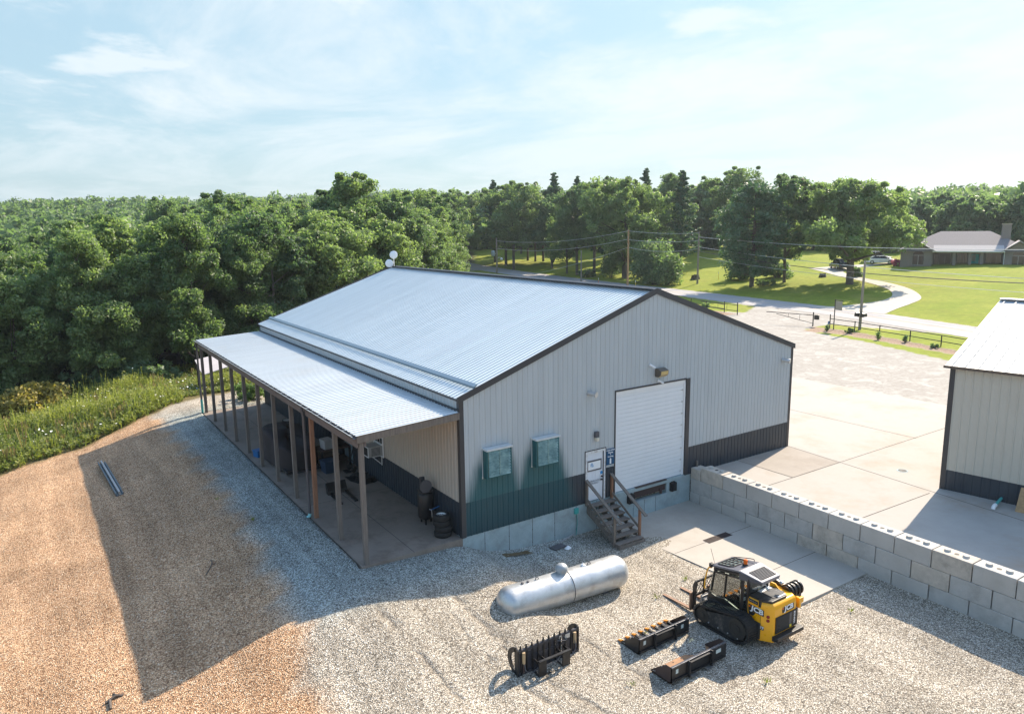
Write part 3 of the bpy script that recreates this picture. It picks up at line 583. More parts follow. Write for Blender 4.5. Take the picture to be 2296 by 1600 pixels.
# air conditioner hung in the window
ac=thing('air_conditioner','boxy window air conditioner on a white bracket beneath the lean-to','air conditioner',(-.05,6.95,1.30))
mb=MB(); mb.box((-.62,-.33,.0),(0,.33,.44)); mb.build('casing',mat('ac_case',(.40,.41,.42),.5,0,.1,3),ac,bevel=.012)
mb=MB(); mb.box((-.635,-.29,.03),(-.621,.29,.41)); [mb.box((-.5,-.336,z),(-.1,-.331,z+.02)) for z in np.arange(.06,.4,.05)]; mb.build('coil',m_blackm,ac)
mb=MB(); [mb.box(a,b_) for a,b_ in (((-.645,-.33,0),(-.622,-.29,.44)),((-.645,.29,0),(-.622,.33,.44)),((-.645,-.29,0),(-.622,.29,.035)),((-.645,-.29,.405),(-.622,.29,.44)))]; mb.build('grille_frame',m_white,ac)
mb=MB(); mb.bar((-.45,-.25,-.02),(-.01,-.25,-.02),.03,.03); mb.bar((-.40,-.25,-.03),(-.01,-.25,-.42),.03,.03); mb.bar((-.01,-.25,0),(-.01,-.25,-.45),.03,.03); mb.build('bracket',m_white,ac)
# dish antennas on the ridge at the far end
for (x,z,base) in ((9.14,8.98,(9.14,24.7,8.15)),(8.80,8.42,(9.0,24.7,8.1))):
    a_=thing('dish_antenna','upper white round dish antenna on a mast at the far roof peak' if z>8.7 else 'lower white round dish antenna bracketed beside the mast at the roof peak','antenna',base)
    mb=MB(); d=Vector((x-base[0],0,z-base[2])); mb.tube([(0,0,0),(0,0,d.z) if z>8.7 else d*.6,d],.03,8); mb.build('mast',m_white,a_)
    mb=MB(); mb.lathe([(0,.0),(.12,.02),(.24,.08),(.27,.12),(.26,.13),(.2,.16),(0,.19)],d,(-.45,-.88,.1),20); mb.build('dish',m_white,a_,smooth=True)
# ---------------- lean-to ----------------
lt=thing('lean_to_shelter','open lean-to shelter with pale ribbed roof on wooden posts along the building','shelter',(0,0,0))
LW=3.78; a_=math.atan2(.20,LW); Ul=Vector((math.cos(a_),0,math.sin(a_)))
mb=MB(); ribbed(mb,(-LW,-.10,4.375),(0,1,0),Ul,(-math.sin(a_),0,math.cos(a_)),LN+.18,0,math.hypot(LW,.2)-.09,h=.026,minor=False); 
mb.build('roof',m_roof2,lt)
mb=MB(); mb.add([(-LW,-.09,4.37),(-.06,-.09,4.565),(-.06,LN+.07,4.565),(-LW,LN+.07,4.37)],[(0,1,2,3)]); mb.build('ceiling_sheet',m_dgrey,lt)
for nm,x in (('beam',-3.72),('beam',-3.46)):
    mb=MB(); mb.box((x-.03,-.02,3.97),(x+.03,LN,4.29)); mb.build(nm,m_woodh,lt)
mb=MB(); mb.add([(-3.74,-.075,4.12),(-.05,-.075,4.31),(-.05,-.03,4.31),(-3.74,-.03,4.12),(-3.74,-.075,4.36),(-.05,-.075,4.55),(-.05,-.03,4.55),(-3.74,-.03,4.36)],[(0,1,2,3),(4,5,6,7),(0,1,5,4),(1,2,6,5),(2,3,7,6),(3,0,4,7)]); mb.build('end_beam',m_wood,lt)
for y in np.arange(2.5,24.5,2.44):
    mb=MB(); mb.add([(-3.6,y-.02,4.1),(-.06,y-.02,4.29),(-.06,y+.02,4.29),(-3.6,y+.02,4.1),(-3.6,y-.02,4.34),(-.06,y-.02,4.53),(-.06,y+.02,4.53),(-3.6,y+.02,4.34)],[(0,1,2,3),(4,5,6,7),(0,1,5,4),(1,2,6,5),(2,3,7,6),(3,0,4,7)])
    mb.build('rafter',m_wood,lt)
ypost=[.07,2.42,4.86,7.34,9.83,12.28,14.8,17.25,19.66,22.18,24.6]
for i,y in enumerate(ypost):
    mb=MB(); dx=[0,.02,-.02,.015,0,-.02,.02,0,.01,-.01,0][i]
    mb.bar((-3.58+dx,y,-.03),(-3.58,y,4.10),.15,.15); mb.build('post',m_postr if i==2 else m_post,lt,bevel=.008,label='fresh reddish timber post' if i==2 else None)
mb=MB(); gxo=-3.90
mb.add([(x,y,z) for y in (-.1,LN+.08) for (x,z) in ((-3.775,4.37),(-3.775,4.295),(-3.87,4.295),(gxo,4.36),(gxo-.012,4.36),(-3.88,4.283),(-3.763,4.283),(-3.763,4.37))],[(i,i+1,i+9,i+8) for i in range(7)]+[tuple(range(7,-1,-1)),tuple(range(8,16))])
gut=mb.build('gutter',m_dgrey,lt)
mb=MB()
for y in np.arange(.2,LN,.61): mb.bar((-3.75,y,4.365),(-3.925,y,4.365),.03,.012)
mb.bar((gxo-.006,-.1,4.366),(gxo-.006,LN+.08,4.366),.022,.014); mb.build('gutter_strap',m_galv,gut)
for y,g in ((5.06,0),(24.72,1)):
    mb=MB(); mb.tube([(-3.86,y,4.25),(-3.80,y,3.95),(-3.78,y,.75 if g else .10)],.055,8); dsp=mb.build('downspout',m_dgrey,lt,smooth=True)
    if g: mb=MB(); mb.tube([(-3.78,y,.78),(-3.78,y,-.08)],.065,8); mb.build('standpipe',m_tealpipe,dsp,smooth=True)
    else: mb=MB(); mb.tube([(-3.78,y,.12),(-3.80,y,.02),(-3.9,y,-.03)],.065,8); mb.build('elbow',mat('pale_teal_pipe',(.25,.55,.58),.5),dsp,smooth=True)
# ---------------- stairs ----------------
st=thing('wooden_stairs','weathered wooden stairs with handrails climbing to the white walk door','stairs',(0,0,0))
for i in range(7):
    z=-.045-i*.168; y=-.10-i*.262
    for k in (0,1):
        mb=MB(); mb.box((5.58,y-.145*(k+1)+.004,z-.04),(6.88,y-.145*k,z)); mb.build('tread',m_wood,st,bevel=.004)
mb=MB(); mb.box((5.58,-2.02,-1.24),(6.88,-1.98,-1.10)); mb.build('riser',m_wood,st)
for x in (5.62,6.84,6.23):
    mb=MB(); mb.prism([(-.06,-.05),(-.06,-.42),(-1.95,-1.30),(-1.95,-1.10),(-1.70,-1.10)]+[],'x',x-.02,x+.02); 
    for i in range(7):
        z=-.045-i*.168-.042; y=-.10-i*.262; mb.prism([(y,z),(y-.28,z),(y-.06,z-.20),(y,z-.20)],'x',x-.019,x+.019)
    mb.build('stringer',m_wood,st)
for x in (5.58,6.88):
    for (y,z0,z1) in ((-.08,-.1,.90),(-1.70,-1.28,.00)):
        mb=MB(); mb.box((x-.045,y-.045,z0),(x+.045,y+.045,z1)); mb.build('post',m_wood if x<6 else m_postr,st,bevel=.004)
    mb=MB(); mb.bar((x,-.0,.97),(x,-2.05,-.17),.14,.045); mb.build('handrail',m_wood,st,bevel=.004)
    mb=MB(); mb.bar((x,-.02,.22),(x,-1.72,-.78),.04,.09); mb.build('lower_rail',m_wood,st)
m_blockg=mat('block_concrete_grey',(.43,.42,.40),.9,0,.18,1.8,.4,30,dirt=((.19,.175,.155),1.3,.6))
m_blockd=mat('block_concrete_warm',(.49,.44,.38),.9,0,.2,2.2,.4,30,dirt=((.17,.15,.13),1.6,.7))
# ---------------- block retaining wall ----------------
wl=thing('retaining_wall','stacked concrete block retaining wall with round studs beside the loading pad','wall',(11.5,0,0),R(-1.0))
for course,(zb,off) in enumerate(((-.79,.0),(-.18,.61),(.43,0.))):
    y=-.02; first=True
    ya=0
    cuts=[0]+[(-.61-1.22*k) for k in range(0,20)] if course in (0,2) else [-1.22*k for k in range(0,20)]
    for k,(p,q) in enumerate(zip(cuts,cuts[1:])):
        if p<-22: break
        top=zb
        if course==2 and k==0: top=zb-.14
        mb=MB(); jx=random.uniform(-.012,.012); g=.014; dz=random.uniform(-.004,.004)
        mb.box((jx,q+g,zb-.605-(.6 if course==0 else 0)),(.605+jx,p-g-(.03 if k==0 else 0),top+dz-.0))
        bo=mb.build('block',[m_block,m_blockg,m_blockd][int(random.random()*2.7)],wl,bevel=.02)
        if course==2 and k>0:
            mb=MB()
            for yy in (.27,.73): mb.lathe([(0,0),(.105,0),(.085,.07),(0,.072)],(.30+jx,p+(q-p)*yy,top),(0,0,1),16)
            mb.build('stud',m_block,bo)
            mb=MB(); mb.lathe([(0,0),(.075,0),(.07,.004),(0,.004)],(.30+jx,p+(q-p)*.5,top+dz+.001),(0,0,1),12); mb.build('lifting_recess',m_blackm,bo)
mb=MB(); mb.box((.3,-.12,.29),(.36,-.06,.55)); mb.build('marker_stub',m_post,wl)
# ---------------- second building ----------------
sb=thing('storage_building','tan metal building with dark wainscot and white ribbed roof at the frame edge','building',(18.36,-7.24,0),R(-80.2))
E2=5.12; D2=14.6; L2=22
# local +x runs along the eave wall towards the viewer, local +y runs into the building
m_tanw=mat('tan_steel',(.50,.475,.41),.45,0,.05,.8)
mb=MB(); ribbed(mb,(0,-.02,0),(1,0,0),(0,0,1),(0,-1,0),L2,.85,E2-.05,sp=.305); mb.build('wall',m_tanw,sb)
mb=MB(); ribbed(mb,(0,-.022,0),(1,0,0),(0,0,1),(0,-1,0),L2,0.,.85,sp=.305); mb.build('wainscot',m_wain,sb)
rk2=lambda u: E2+2.0*(1-abs(u-D2/2)/(D2/2))-.05
for xx,sgn in ((-.02,-1),(L2+.02,1)):
    mb=MB(); ribbed(mb,(xx,0,0),(0,1,0),(0,0,1),(sgn,0,0),D2,.85,rk2,sp=.305,brk=(D2/2,)); mb.build('wall',m_tanw,sb)
    mb=MB(); ribbed(mb,(xx,0,0),(0,1,0),(0,0,1),(sgn,0,0),D2,0.,.85,sp=.305); mb.build('wainscot',m_wain,sb)
mb=MB(); ribbed(mb,(0,D2+.02,0),(1,0,0),(0,0,1),(0,1,0),L2,0,E2-.05,sp=.305); mb.build('wall',m_tanw,sb)
mb=MB(); mb.box((-.05,-.05,-.02),(.14,-.044,E2-.06)); mb.box((-.05,-.044,-.02),(-.044,.14,E2-.06)); mb.build('corner_trim',m_trim,sb)
mb=MB(); mb.box((-.25,-.24,E2-.09),(L2+.2,-.19,E2+.01)); mb.build('eave_trim',mat('brown_trim',(.10,.075,.06),.5,0,.2,3),sb)
q=math.atan2(2.0,D2/2); q2=math.hypot(2.0,D2/2)
mb=MB(); ribbed(mb,(-.22,-.22*math.cos(q),E2-.22*math.sin(q)+.03),(1,0,0),(0,math.cos(q),math.sin(q)),(0,-math.sin(q),math.cos(q)),L2+.42,0,q2+.24,sp=.458,h=.05,minor=False); mb.build('roof',m_roof3,sb)
mb=MB(); ribbed(mb,(-.22,D2+.22*math.cos(q),E2-.22*math.sin(q)+.03),(1,0,0),(0,-math.cos(q),math.sin(q)),(0,math.sin(q),math.cos(q)),L2+.42,0,q2+.24,sp=.458,h=.05,minor=False); mb.build('roof',m_roof3,sb)
mb=MB(); mb.bar((-.22,D2/2,E2+2.08),(L2+.2,D2/2,E2+2.08),.4,.05); mb.build('ridge_cap',m_galv,sb)
pv=thing('drain_pipe','green and white elbow pipe lying against the tan building wall','pipe',(17.62,-9.5,.09),R(8))
mb=MB(); mb.tube([(.22,0,.03),(.98,.0,.10)],.055,10); mb.build('pipe',m_tealpipe,pv,smooth=True)
mb=MB(); mb.tube([(.26,0,.03),(.1,0,.03),(.02,0,.0),(.0,0,-.07)],.072,10); mb.build('elbow',m_white,pv,smooth=True)
mb=MB(); mb.add([(0,0,0),(.33,-1.3,0),(.40,-1.29,0),(.07,0,0),(.40,.03,.85),(.66,-1.25,.85),(.70,-1.24,.85),(.44,.03,.85)],[(0,1,2,3),(4,5,6,7),(0,1,5,4),(1,2,6,5),(2,3,7,6),(3,0,4,7)])
pl=mb.build('particle_board',m_ply); pl.location=(18.05,-10.06,.012); tag(pl,'tan particle board sheet leaning on the wainscot of the tan building','board')
for (x,y,l) in ((19.25,-5.19,'round dark drain cover in the sunlit upper concrete yard'),):
    mb=MB(); mb.lathe([(0,0),(.17,0),(.17,.012),(0,.012)],(x,y,.010),(0,0,1),20); mb.lathe([(.17,0),(.24,0),(.24,.006),(.17,.006)],(x,y,.009),(0,0,1),20,m=1); o=mb.build('drain_cover',[m_blackm,m_found]); tag(o,l,'drain')
dg=thing('drain_grate','long slotted dark drain grate set across the loading pad','drain',(9.42,-3.39,-1.22))
mb=MB(); mb.box((-.66,-.15,.001),(.66,.15,.006)); mb.build('pit',m_blackm,dg)
mb=MB(); [mb.box((x,-.15,.006),(x+.028,.15,.016)) for x in np.arange(-.66,.64,.055)]; mb.box((-.66,-.165,.006),(.66,-.15,.018)); mb.box((-.66,.15,.006),(.66,.165,.018)); mb.build('bars',m_brown,dg)
# ---------------- propane tank ----------------
tk=thing('propane_tank','long silver propane tank with domed lid lying on the gravel','tank',(1.5,-3.9,-1.26),R(-3.8))
r=.53; hl=2.43; ez=.62
prof=[]
for a in np.linspace(0,90,9): prof.append((r*math.sin(R(a)),-hl+.42-.42*math.cos(R(a))))
prof+=[(r,-.9),(r,.012-.02),(r+.006,-.006),(r+.006,.02),(r,.022),(r,.9)]
for a in np.linspace(90,0,9): prof.append((r*math.sin(R(a)),hl-.42+.42*math.cos(R(a))))
mb=MB(); mb.lathe(prof,(0,0,ez),(1,0,0),40); mb.build('tank_body',m_tank,tk,smooth=True)
mb=MB(); mb.tube([(.05,(r+.008)*math.sin(a),ez+(r+.008)*math.cos(a)) for a in np.linspace(-2.2,2.2,30)],.012,5); mb.build('strap',m_dgrey,tk)
mb=MB(); mb.lathe([(.16,0),(.16,.10),(.20,.10),(.205,.16),(.19,.23),(.13,.29),(.05,.315),(0,.32)],(-.12,0,ez+r-.03),(0,0,1),20); mb.build('dome_lid',mat('dome_grey',(.33,.36,.38),.5,.3,.12,5),tk,smooth=True)
for x in (-1.05,.95):
    mb=MB(); mb.tube([(x+.06*math.cos(a),0,ez+r-.02+.10*math.sin(a)) for a in np.linspace(0,math.pi,9)],.014,6); mb.build('lifting_lug',m_dgrey,tk)
mb=MB(); mb.lathe([(0,0),(.05,0),(.05,.07),(.02,.08),(0,.16)],(.72,.02,ez+r-.02),(0,0,1),10); mb.box((.66,-.05,ez+r-.02),(.80,.05,ez+r+.02)); mb.build('valve',m_white,tk)
for x in (-1.38,-1.58): mb=MB(); mb.lathe([(0,0),(.045,0),(.045,.05),(0,.06)],(x,0,ez+r-.012),(0,0,1),8); mb.build('plug',m_dgrey,tk)
for x in (-1.45,1.45):
    for y in (-.22,.22): mb=MB(); mb.box((x-.10,y-.04,-.05),(x+.10,y+.04,.22)); mb.build('foot',m_dgrey,tk)
# ---------------- buckets ----------------
def bucket(name,label,x0,x1,yb,teeth,rust):
    w=x1-x0; t=thing(name,label,'bucket',((x0+x1)/2,yb,tz((x0+x1)/2,yb+.3)+.0),0); h=w/2
    mb=MB(); mb.box((-h,0,.04),(h,.025,.46)); mb.build('back_plate',m_black,t)
    mb=MB(); P=[(.0,.04),(.10,.0),(.74,.0),(.74,.022),(.11,.022),(.025,.07)]; mb.prism(P,'x',-h,h); mb.build('floor_plate',m_rust if rust else m_black,t)
    mb=MB(); mb.add([(-h,.0,.445),(h,.0,.445),(h,.20,.475),(-h,.20,.475),(-h,0,.47),(h,0,.47),(h,.20,.50),(-h,.20,.50)][:0],[]); mb.bar((-h,.03,.46),(h,.03,.46),.07,.05); mb.build('top_lip',mat('worn_black_edge',(.09,.09,.10),.3,.4,.3,3),t,bevel=.012)
    for s in (-1,1):
        mb=MB(); mb.prism([(0,.02),(.08,0),(.74,0),(.76,.05),(.50,.26),(.30,.42),(.22,.48),(.0,.48)],'x',s*h-.014*(s>0)-.0,s*h+.014*(s<0)+.0)
        for (yy,zz) in ((.60,.09),(.66,.07),(.35,.36),(.24,.45)): mb.lathe([(0,0),(.013,0),(.013,.012),(0,.013)],(s*h,yy,zz),(s,0,0),6,m=1)
        mb.build('side_plate',[m_brown if rust else m_black,m_galv],t)
    for x in (-h*.42,h*.40):
        mb=MB(); mb.box((x-.02,-.09,.03),(x+.02,-.001,.49)); mb.build('gusset',m_blackm,t)
    mb=MB(); mb.box((-h*.42+.02,-.07,.41),(h*.40-.02,-.001,.44)); mb.bar((-h,-.03,.11),(h*.9,-.03,.11),.04,.03); mb.build('hitch_rail',m_black,t)
    mb=MB(); 
    for x in (-h*.28,h*.27): mb.box((x-.14,-.13,.02),(x+.14,-.0,.035)); mb.box((x-.14,-.13,.035),(x-.12,0,.09))
    mb.build('hitch_pocket',mat('worn_steel',(.22,.21,.20),.5,.5,.3,6),t)
    if teeth:
        for x in np.linspace(-h+.04,h-.12,8):
            mb=MB(); mb.bar((x,.52,.05),(x,.80,.05),.06,.05); mb.prism([(.74,.02),(.90,.035),(.90,.05),(.74,.10)],'x',x-.035,x+.035,m=1); mb.build('tooth',[m_black,m_orange],t)
    else:
        mb=MB()
        for x in np.linspace(-h+.12,h-.12,7): mb.lathe([(0,0),(.022,0),(.022,.006),(0,.007)],(x,.66,.022),(0,0,1),8)
        mb.build('bolt_hole',m_blackm,t)
    mb=MB(); mb.box((-h+.16,-.006,.26),(-h+.25,-.001,.38)); (mb.box((h-.34,-.006,.26),(h-.24,-.001,.38)) if teeth else mb.box((h-.42,-.006,.27),(h-.22,-.001,.38))); mb.build('decal',mat('decal_pale',(.55,.62,.60),.5,0,.3,30),t)
    return t
bucket('tooth_bucket','black loader bucket edged with orange tipped teeth beside the propane tank',1.50,3.52,-7.33,True,False)
bucket('smooth_bucket','black loader bucket without teeth and with rusty inside, nearest the frame bottom',1.26,3.42,-8.80,False,True)
# ---------------- grapple ----------------
gp=thing('grapple_rake','black root grapple with row of curved tines and hydraulic hoses standing on gravel','grapple',(-.87,-6.24,-1.28))
hw=1.04
for s in (-1,1):
    mb=MB(); o=[(0,.0),(.0,.80),(.10,.86),(.26,.80),(.42,.60),(.50,.36),(.46,.12),(.34,.0)]
    mb.prism([(0,.02),(0,.80),(.08,.86),(.16,.80),(.15,.02)],'x',s*hw-.02,s*hw+.02)
    ou=[(.50*math.sin(a),.44-.42*math.cos(a)) for a in np.linspace(.2,2.9,12)]; inn=[(.36*math.sin(a),.44-.30*math.cos(a)) for a in np.linspace(2.9,.2,12)]
    mb.prism(ou+inn,'x',s*hw-.02,s*hw+.02); mb.build('side_plate',m_black,gp)
    mb=MB(); mb.tube([(s*(hw-.16),-.03,.12),(s*(hw-.16),-.03,.40)],.028,10); mb.tube([(s*(hw-.16),-.03,.40),(s*(hw-.16),-.03,.72)],.045,10,m=1); mb.build('cylinder',[m_brown,mat('tan_cylinder',(.42,.30,.17),.5,0,.2,4)],gp)
for x in np.linspace(-hw+.10,hw-.26,10):
    mb=MB(); P=[(.02,.05),(.0,.30),(.0,.74),(.03,.86),(.06,.74),(.09,.66),(.08,.30),(.14,.08),(.42,.0),(.5,.0),(.5,-.0),(.14,.0)]
    mb.prism([(.0,.02),(.0,.72),(.04,.90),(.09,.70),(.09,.12),(.5,.04),(.5,.0)],'x',x-.022,x+.022); mb.build('tine',m_black,gp)
mb=MB(); mb.box((-hw,.01,.70),(hw,.07,.78)); mb.box((-hw,.02,.46),(hw,.05,.52)); mb.box((-hw,.0,.05),(hw,.09,.14)); mb.box((-hw+.02,.03,.14),(-hw+.5,.06,.66)); mb.box((hw-.55,.03,.14),(hw-.02,.06,.66)); [mb.box((x-.085,.035,.12),(x+.085,.06,.68)) for x in np.linspace(-.42,.36,5)]; mb.build('cross_bar',mat('satin_black',(.05,.05,.06),.4,.2,.2,4),gp)
mb=MB()
for x in (-.45,.36): mb.box((x-.13,-.32,.02),(x+.13,-.29,.46)); mb.box((x-.13,-.29,.38),(x-.11,.0,.46)); mb.box((x+.11,-.29,.38),(x+.13,.0,.46)); mb.box((x-.13,-.29,.02),(x-.11,.0,.10)); mb.box((x+.11,-.29,.02),(x+.13,0,.1))
mb.box((-.58,-.36,.46),(.49,-.28,.49)); mb.box((-.32,-.34,.0),(.23,-.22,.03)); gpf=mb.build('hitch_plate',m_black,gp)
mb=MB(); mb.tube(catmull([(-.87,-.05,.40),(-.86,-.10,.22),(-.72,-.12,.10),(-.55,-.10,.10),(-.40,-.06,.14)],5),.014,6); mb.tube(catmull([(.86,-.05,.52),(.84,-.12,.30),(.70,-.16,.18),(.52,-.2,.16)],5),.014,6); mb.tube(catmull([(-.3,-.2,.16),(-.08,-.2,.22),(.02,-.2,.17),(.25,-.2,.30)],5),.014,6); mb.tube(catmull([(.28,.0,.64),(.42,-.04,.63),(.55,-.04,.60),(.62,.0,.64)],5),.014,6); mb.build('hose',m_dgrey,gp)
mb=MB(); mb.box((.56,-.01,.62),(.72,.06,.74)); mb.box((.36,-.0,.66),(.44,.06,.76)); mb.build('valve_block',m_galv,gp)
# ---------------- track loader ----------------
sk=thing('track_loader','yellow and black tracked skid loader with cab and pallet forks on the gravel','loader',(5.30,-7.9,-1.285),0)
def tpath(n=60):
    # belt outline in (y,z): front idler high and round, rear sprocket a little higher
    P=[]
    def arc(cy,cz,r,a0,a1,k): 
        for a in np.linspace(a0,a1,k): P.append((cy+r*math.cos(R(a)),cz+r*math.sin(R(a))))
    arc(.67,.33,.32,-80,88,12); arc(-.62,.48,.43,92,250,16); P.append((-.60,.02)); P.append((.55,.02))
    return P
def offs(P,d):
    Q=[];n=len(P)
    for i in range(n):
        a=Vector((*P[i-1],0)); b_=Vector((*P[(i+1)%n],0)); t_=(b_-a).normalized(); Q.append((P[i][0]+t_.y*d,P[i][1]-t_.x*d))
    return Q
for s,xa,xb in ((-1,-1.13,-.72),(1,.72,1.13)):
    Pp=tpath(); mb=MB(); inn=offs(Pp,-.055); n=len(Pp)
    vs=[];fs=[]
    for x in (xa,xb):
        vs+=[(x,y,z) for y,z in Pp]+[(x,y,z) for y,z in inn]
    for i in range(n):
        j=(i+1)%n; fs+=[(i,j,2*n+j,2*n+i),(n+i,3*n+i,3*n+j,n+j),(i,n+i,n+j,j),(2*n+i,2*n+j,3*n+j,3*n+i)]
    mb.add(vs,fs)
    # lugs along the belt
    per=[0]; 
    for i in range(n): per.append(per[-1]+math.dist(Pp[i],Pp[(i+1)%n]))
    k=0
    while k*.085<per[-1]:
        d=k*.085; i=max(j for j in range(n) if per[j]<=d); u=(d-per[i])/max(1e-6,per[i+1]-per[i]); a,b_=Pp[i],Pp[(i+1)%n]
        y=a[0]+(b_[0]-a[0])*u; z=a[1]+(b_[1]-a[1])*u; tv=Vector((b_[0]-a[0],b_[1]-a[1])).normalized(); nn=(tv.y,-tv.x)
        if z>.03:
            for (p,q,sh) in ((xa+.01,(xa+xb)/2-.01,0),((xa+xb)/2+.01,xb-.01,.02)):
                y1,z1=y+tv.x*sh,z+tv.y*sh; c_=Vector(((p+q)/2,y1+nn[0]*.010,z1+nn[1]*.010)); mb.bar((p,c_.y,c_.z),(q,c_.y,c_.z),.034,.024,up=(0,nn[0],nn[1]))
        k+=1
    tr=mb.build('track',m_rubber,sk)
    mb=MB(); mb.prism(offs([(.62,.10),(.80,.28),(.74,.44),(.50,.52),(-.55,.80),(-.84,.70),(-.95,.48),(-.84,.22),(-.55,.10)],0),'x',xa+.05 if s<0 else xa+.03,xb-.03 if s<0 else xb-.05); mb.build('track_frame',mat('track_frame_muddy',(.022,.022,.024),.7,0,.3,4,dirt=((.20,.17,.14),5,.8)),tr)
    for y,z,rr in ((.67,.33,.23),(-.62,.48,.30)): 
        mb=MB(); mb.lathe([(0,0),(rr,0),(rr,.02),(rr*.82,.025),(rr*.8,.012),(rr*.35,.012),(rr*.33,.04),(0,.045)],(xa+.06 if s<0 else xb-.06,y,z),(s,0,0),20)
        mb.build('track_wheel',mat('muddy_steel',(.02,.019,.019),.7,.1,.5,7,vary2=(.06,.05,.04)),tr)
    mb=MB(); [mb.lathe([(0,0),(.022,0),(.02,.02),(0,.022)],((xa+.05 if s<0 else xb-.05),y,.19),(s,0,0),8) for y in (-.66,-.30,.06,.42)]; mb.build('hub_cap',m_galv,tr)
# lower chassis
mb=MB(); mb.box((-.70,-1.10,.24),(.70,.80,.74)); mb.box((-.66,.20,.50),(.36,.86,.80)); mb.build('chassis',m_blackm,sk,bevel=.02)
# yellow engine body: side outline extruded, with chamfered rear corners
def body(xl,xr):
    plan=[(xl,-.62),(xl,-1.10),(xl+.20,-1.40),(xr-.16,-1.40),(xr,-1.15),(xr,-.62)]
    return plan
pl_=body(-.66,.70); mb=MB()
# upper ring, mid ring, lower ring
def ring(z,sh=0,front=None,sc=1.0):
    out=[]
    for i,(x,y) in enumerate(pl_):
        yy=y if not (front is not None and i in (0,5)) else front
        out.append((x*sc,yy+(sh if y<-1 else 0),z))
    return out
rings=[ring(.20,0,-1.0),ring(.30,0,-1.03),ring(.78,0,-.80),ring(.82,0,-.62),ring(1.20,0,-.62),ring(1.31,.03,-.62),ring(1.36,.09,-.62,.96)]
vs=sum(rings,[]); fs=[]
for k in range(len(rings)-1):
    for i in range(6): j=(i+1)%6; fs.append((k*6+i,k*6+j,k*6+6+j,k*6+6+i))
fs+=[tuple(range(5,-1,-1)),tuple(range((len(rings)-1)*6,len(rings)*6))]
mb.add(vs,fs); mb.build('engine_cover',m_yel,sk,bevel=.022)
mb=MB(); mb.prism([(-.62,-.66),(-.60,-1.08),(-.46,-1.30),(.22,-1.30),(.34,-1.12),(.34,-.66)],'z',1.355,1.43); mb.build('hood',m_black,sk,bevel=.02)
mb=MB()
for y in np.arange(-1.20,-.80,.028): mb.box((-.26,y,1.432),(.20,y+.012,1.446))
for x in np.arange(-.26,.20,.03): mb.box((x,-1.20,1.432),(x+.008,-.80,1.442))
mb.build('hood_grille',mat('mesh_grey',(.13,.13,.135),.5,.3,.1,5),sk)
mb=MB(); mb.box((-.28,-.80,1.432),(.22,-.66,1.44)); mb.box((-.10,-1.25,1.432),(.24,-1.20,1.442)); mb.build('hood_plate',mat('silver_plate',(.62,.62,.64),.35,.4,.05,3),sk)
mb=MB(); mb.bar((-.65,-1.05,1.46),(-.66,-1.05,1.22),.07,.06); mb.bar((-.65,-1.05,1.45),(-.54,-1.05,1.46),.07,.05); mb.build('hood_latch',m_black,sk,bevel=.012)
mb=MB(); mb.prism([(-.98,1.36),(-.60,1.36),(-.60,1.52),(-.78,1.52)],'x',.36,.41); mb.build('hood_fin',m_yel,sk)
mb=MB(); mb.box((-.675,-.98,1.25),(-.655,-.66,1.345)); mb.build('side_stripe',m_black,sk); text('lettering','MADE IN USA',.05,m_grey,sk,(-.679,-.82,1.30),(R(90),0,R(-90)),sx=.9)
# rear grille, bumper, lamps
mb=MB(); mb.box((-.40,-1.425,.46),(.60,-1.398,.96)); mb.build('grille_surround',m_black,sk)
mb=MB(); [mb.box((-.36,-1.437,z),(.20,-1.424,z+.014)) for z in np.arange(.50,.93,.026)]; mb.build('grille_bars',mat('grille_dark',(.03,.04,.05),.35,.3,.1,4),sk)
mb=MB(); mb.box((.20,-1.44,.50),(.30,-1.424,.94)); mb.build('grille_strip',m_dgrey,sk)
mb=MB(); mb.box((.22,-1.445,.50),(.30,-1.4395,.58)); mb.build('warning_decal',mat('warn_yellow',(.75,.6,.03),.5),sk)
mb=MB(); mb.prism([(-1.38,.26),(-1.58,.30),(-1.58,.42),(-1.38,.42)],'x',-.50,.72); mb.build('rear_bumper',m_black,sk,bevel=.02)
for s in (-1,1):
    cxx=-.55 if s<0 else .62
    for z in (.98,.86):
        nrm=Vector((-.83,-.55,0)) if s<0 else Vector((.83,-.55,0)); base=Vector((-.555,-1.265,z)) if s<0 else Vector((.625,-1.28,z))
        mb=MB(); mb.lathe([(0,-.02),(.048,-.02),(.048,.012),(.035,.02),(0,.022)],base,nrm,14); mb.build('tail_lamp',m_red,sk)
# badges
def badge(s,size,loc,rot,wd,hg,dx):
    e=MB(); e.box((-wd/2,-hg/2,-.004),(wd/2,hg/2,0)); o=e.build('badge',m_black,sk); o.location=loc; o.rotation_euler=rot
    text('lettering',s,size,m_white,o,(dx,0,.002),(0,0,0),bold=size*.035,ext=.002,shear=.12,sx=1.25)
    return o
b1=badge('JCB',.215,(-.668,-.93,1.08),(R(90),0,R(-90)),.54,.19,.035)
b2=badge('JCB',.20,(.16,-1.405,1.115),(R(86),0,0),.54,.19,.03)
b3=badge('270T',.115,(-.668,-1.03,.62),(R(90),0,R(-90)),.36,.11,.03)
for o,sz,xx in ((b1,.045,-.225),(b2,.05,-.24),(b3,.05,-.155)):
    mb=MB(); mb.box((xx-sz/2,.01 if o is not b3 else -sz/2,.0005),(xx+sz/2,.01+sz if o is not b3 else sz/2,.003)); mb.build('emblem',m_amber,o)
mb=MB(); mb.box((.33,-1.431,.50),(.54,-1.4255,.94)); rbd=mb.build('badge',m_black,sk); text('lettering','ECO-MAX',.085,m_white,sk,(.44,-1.434,.74),(R(90),R(90),0),bold=.003)
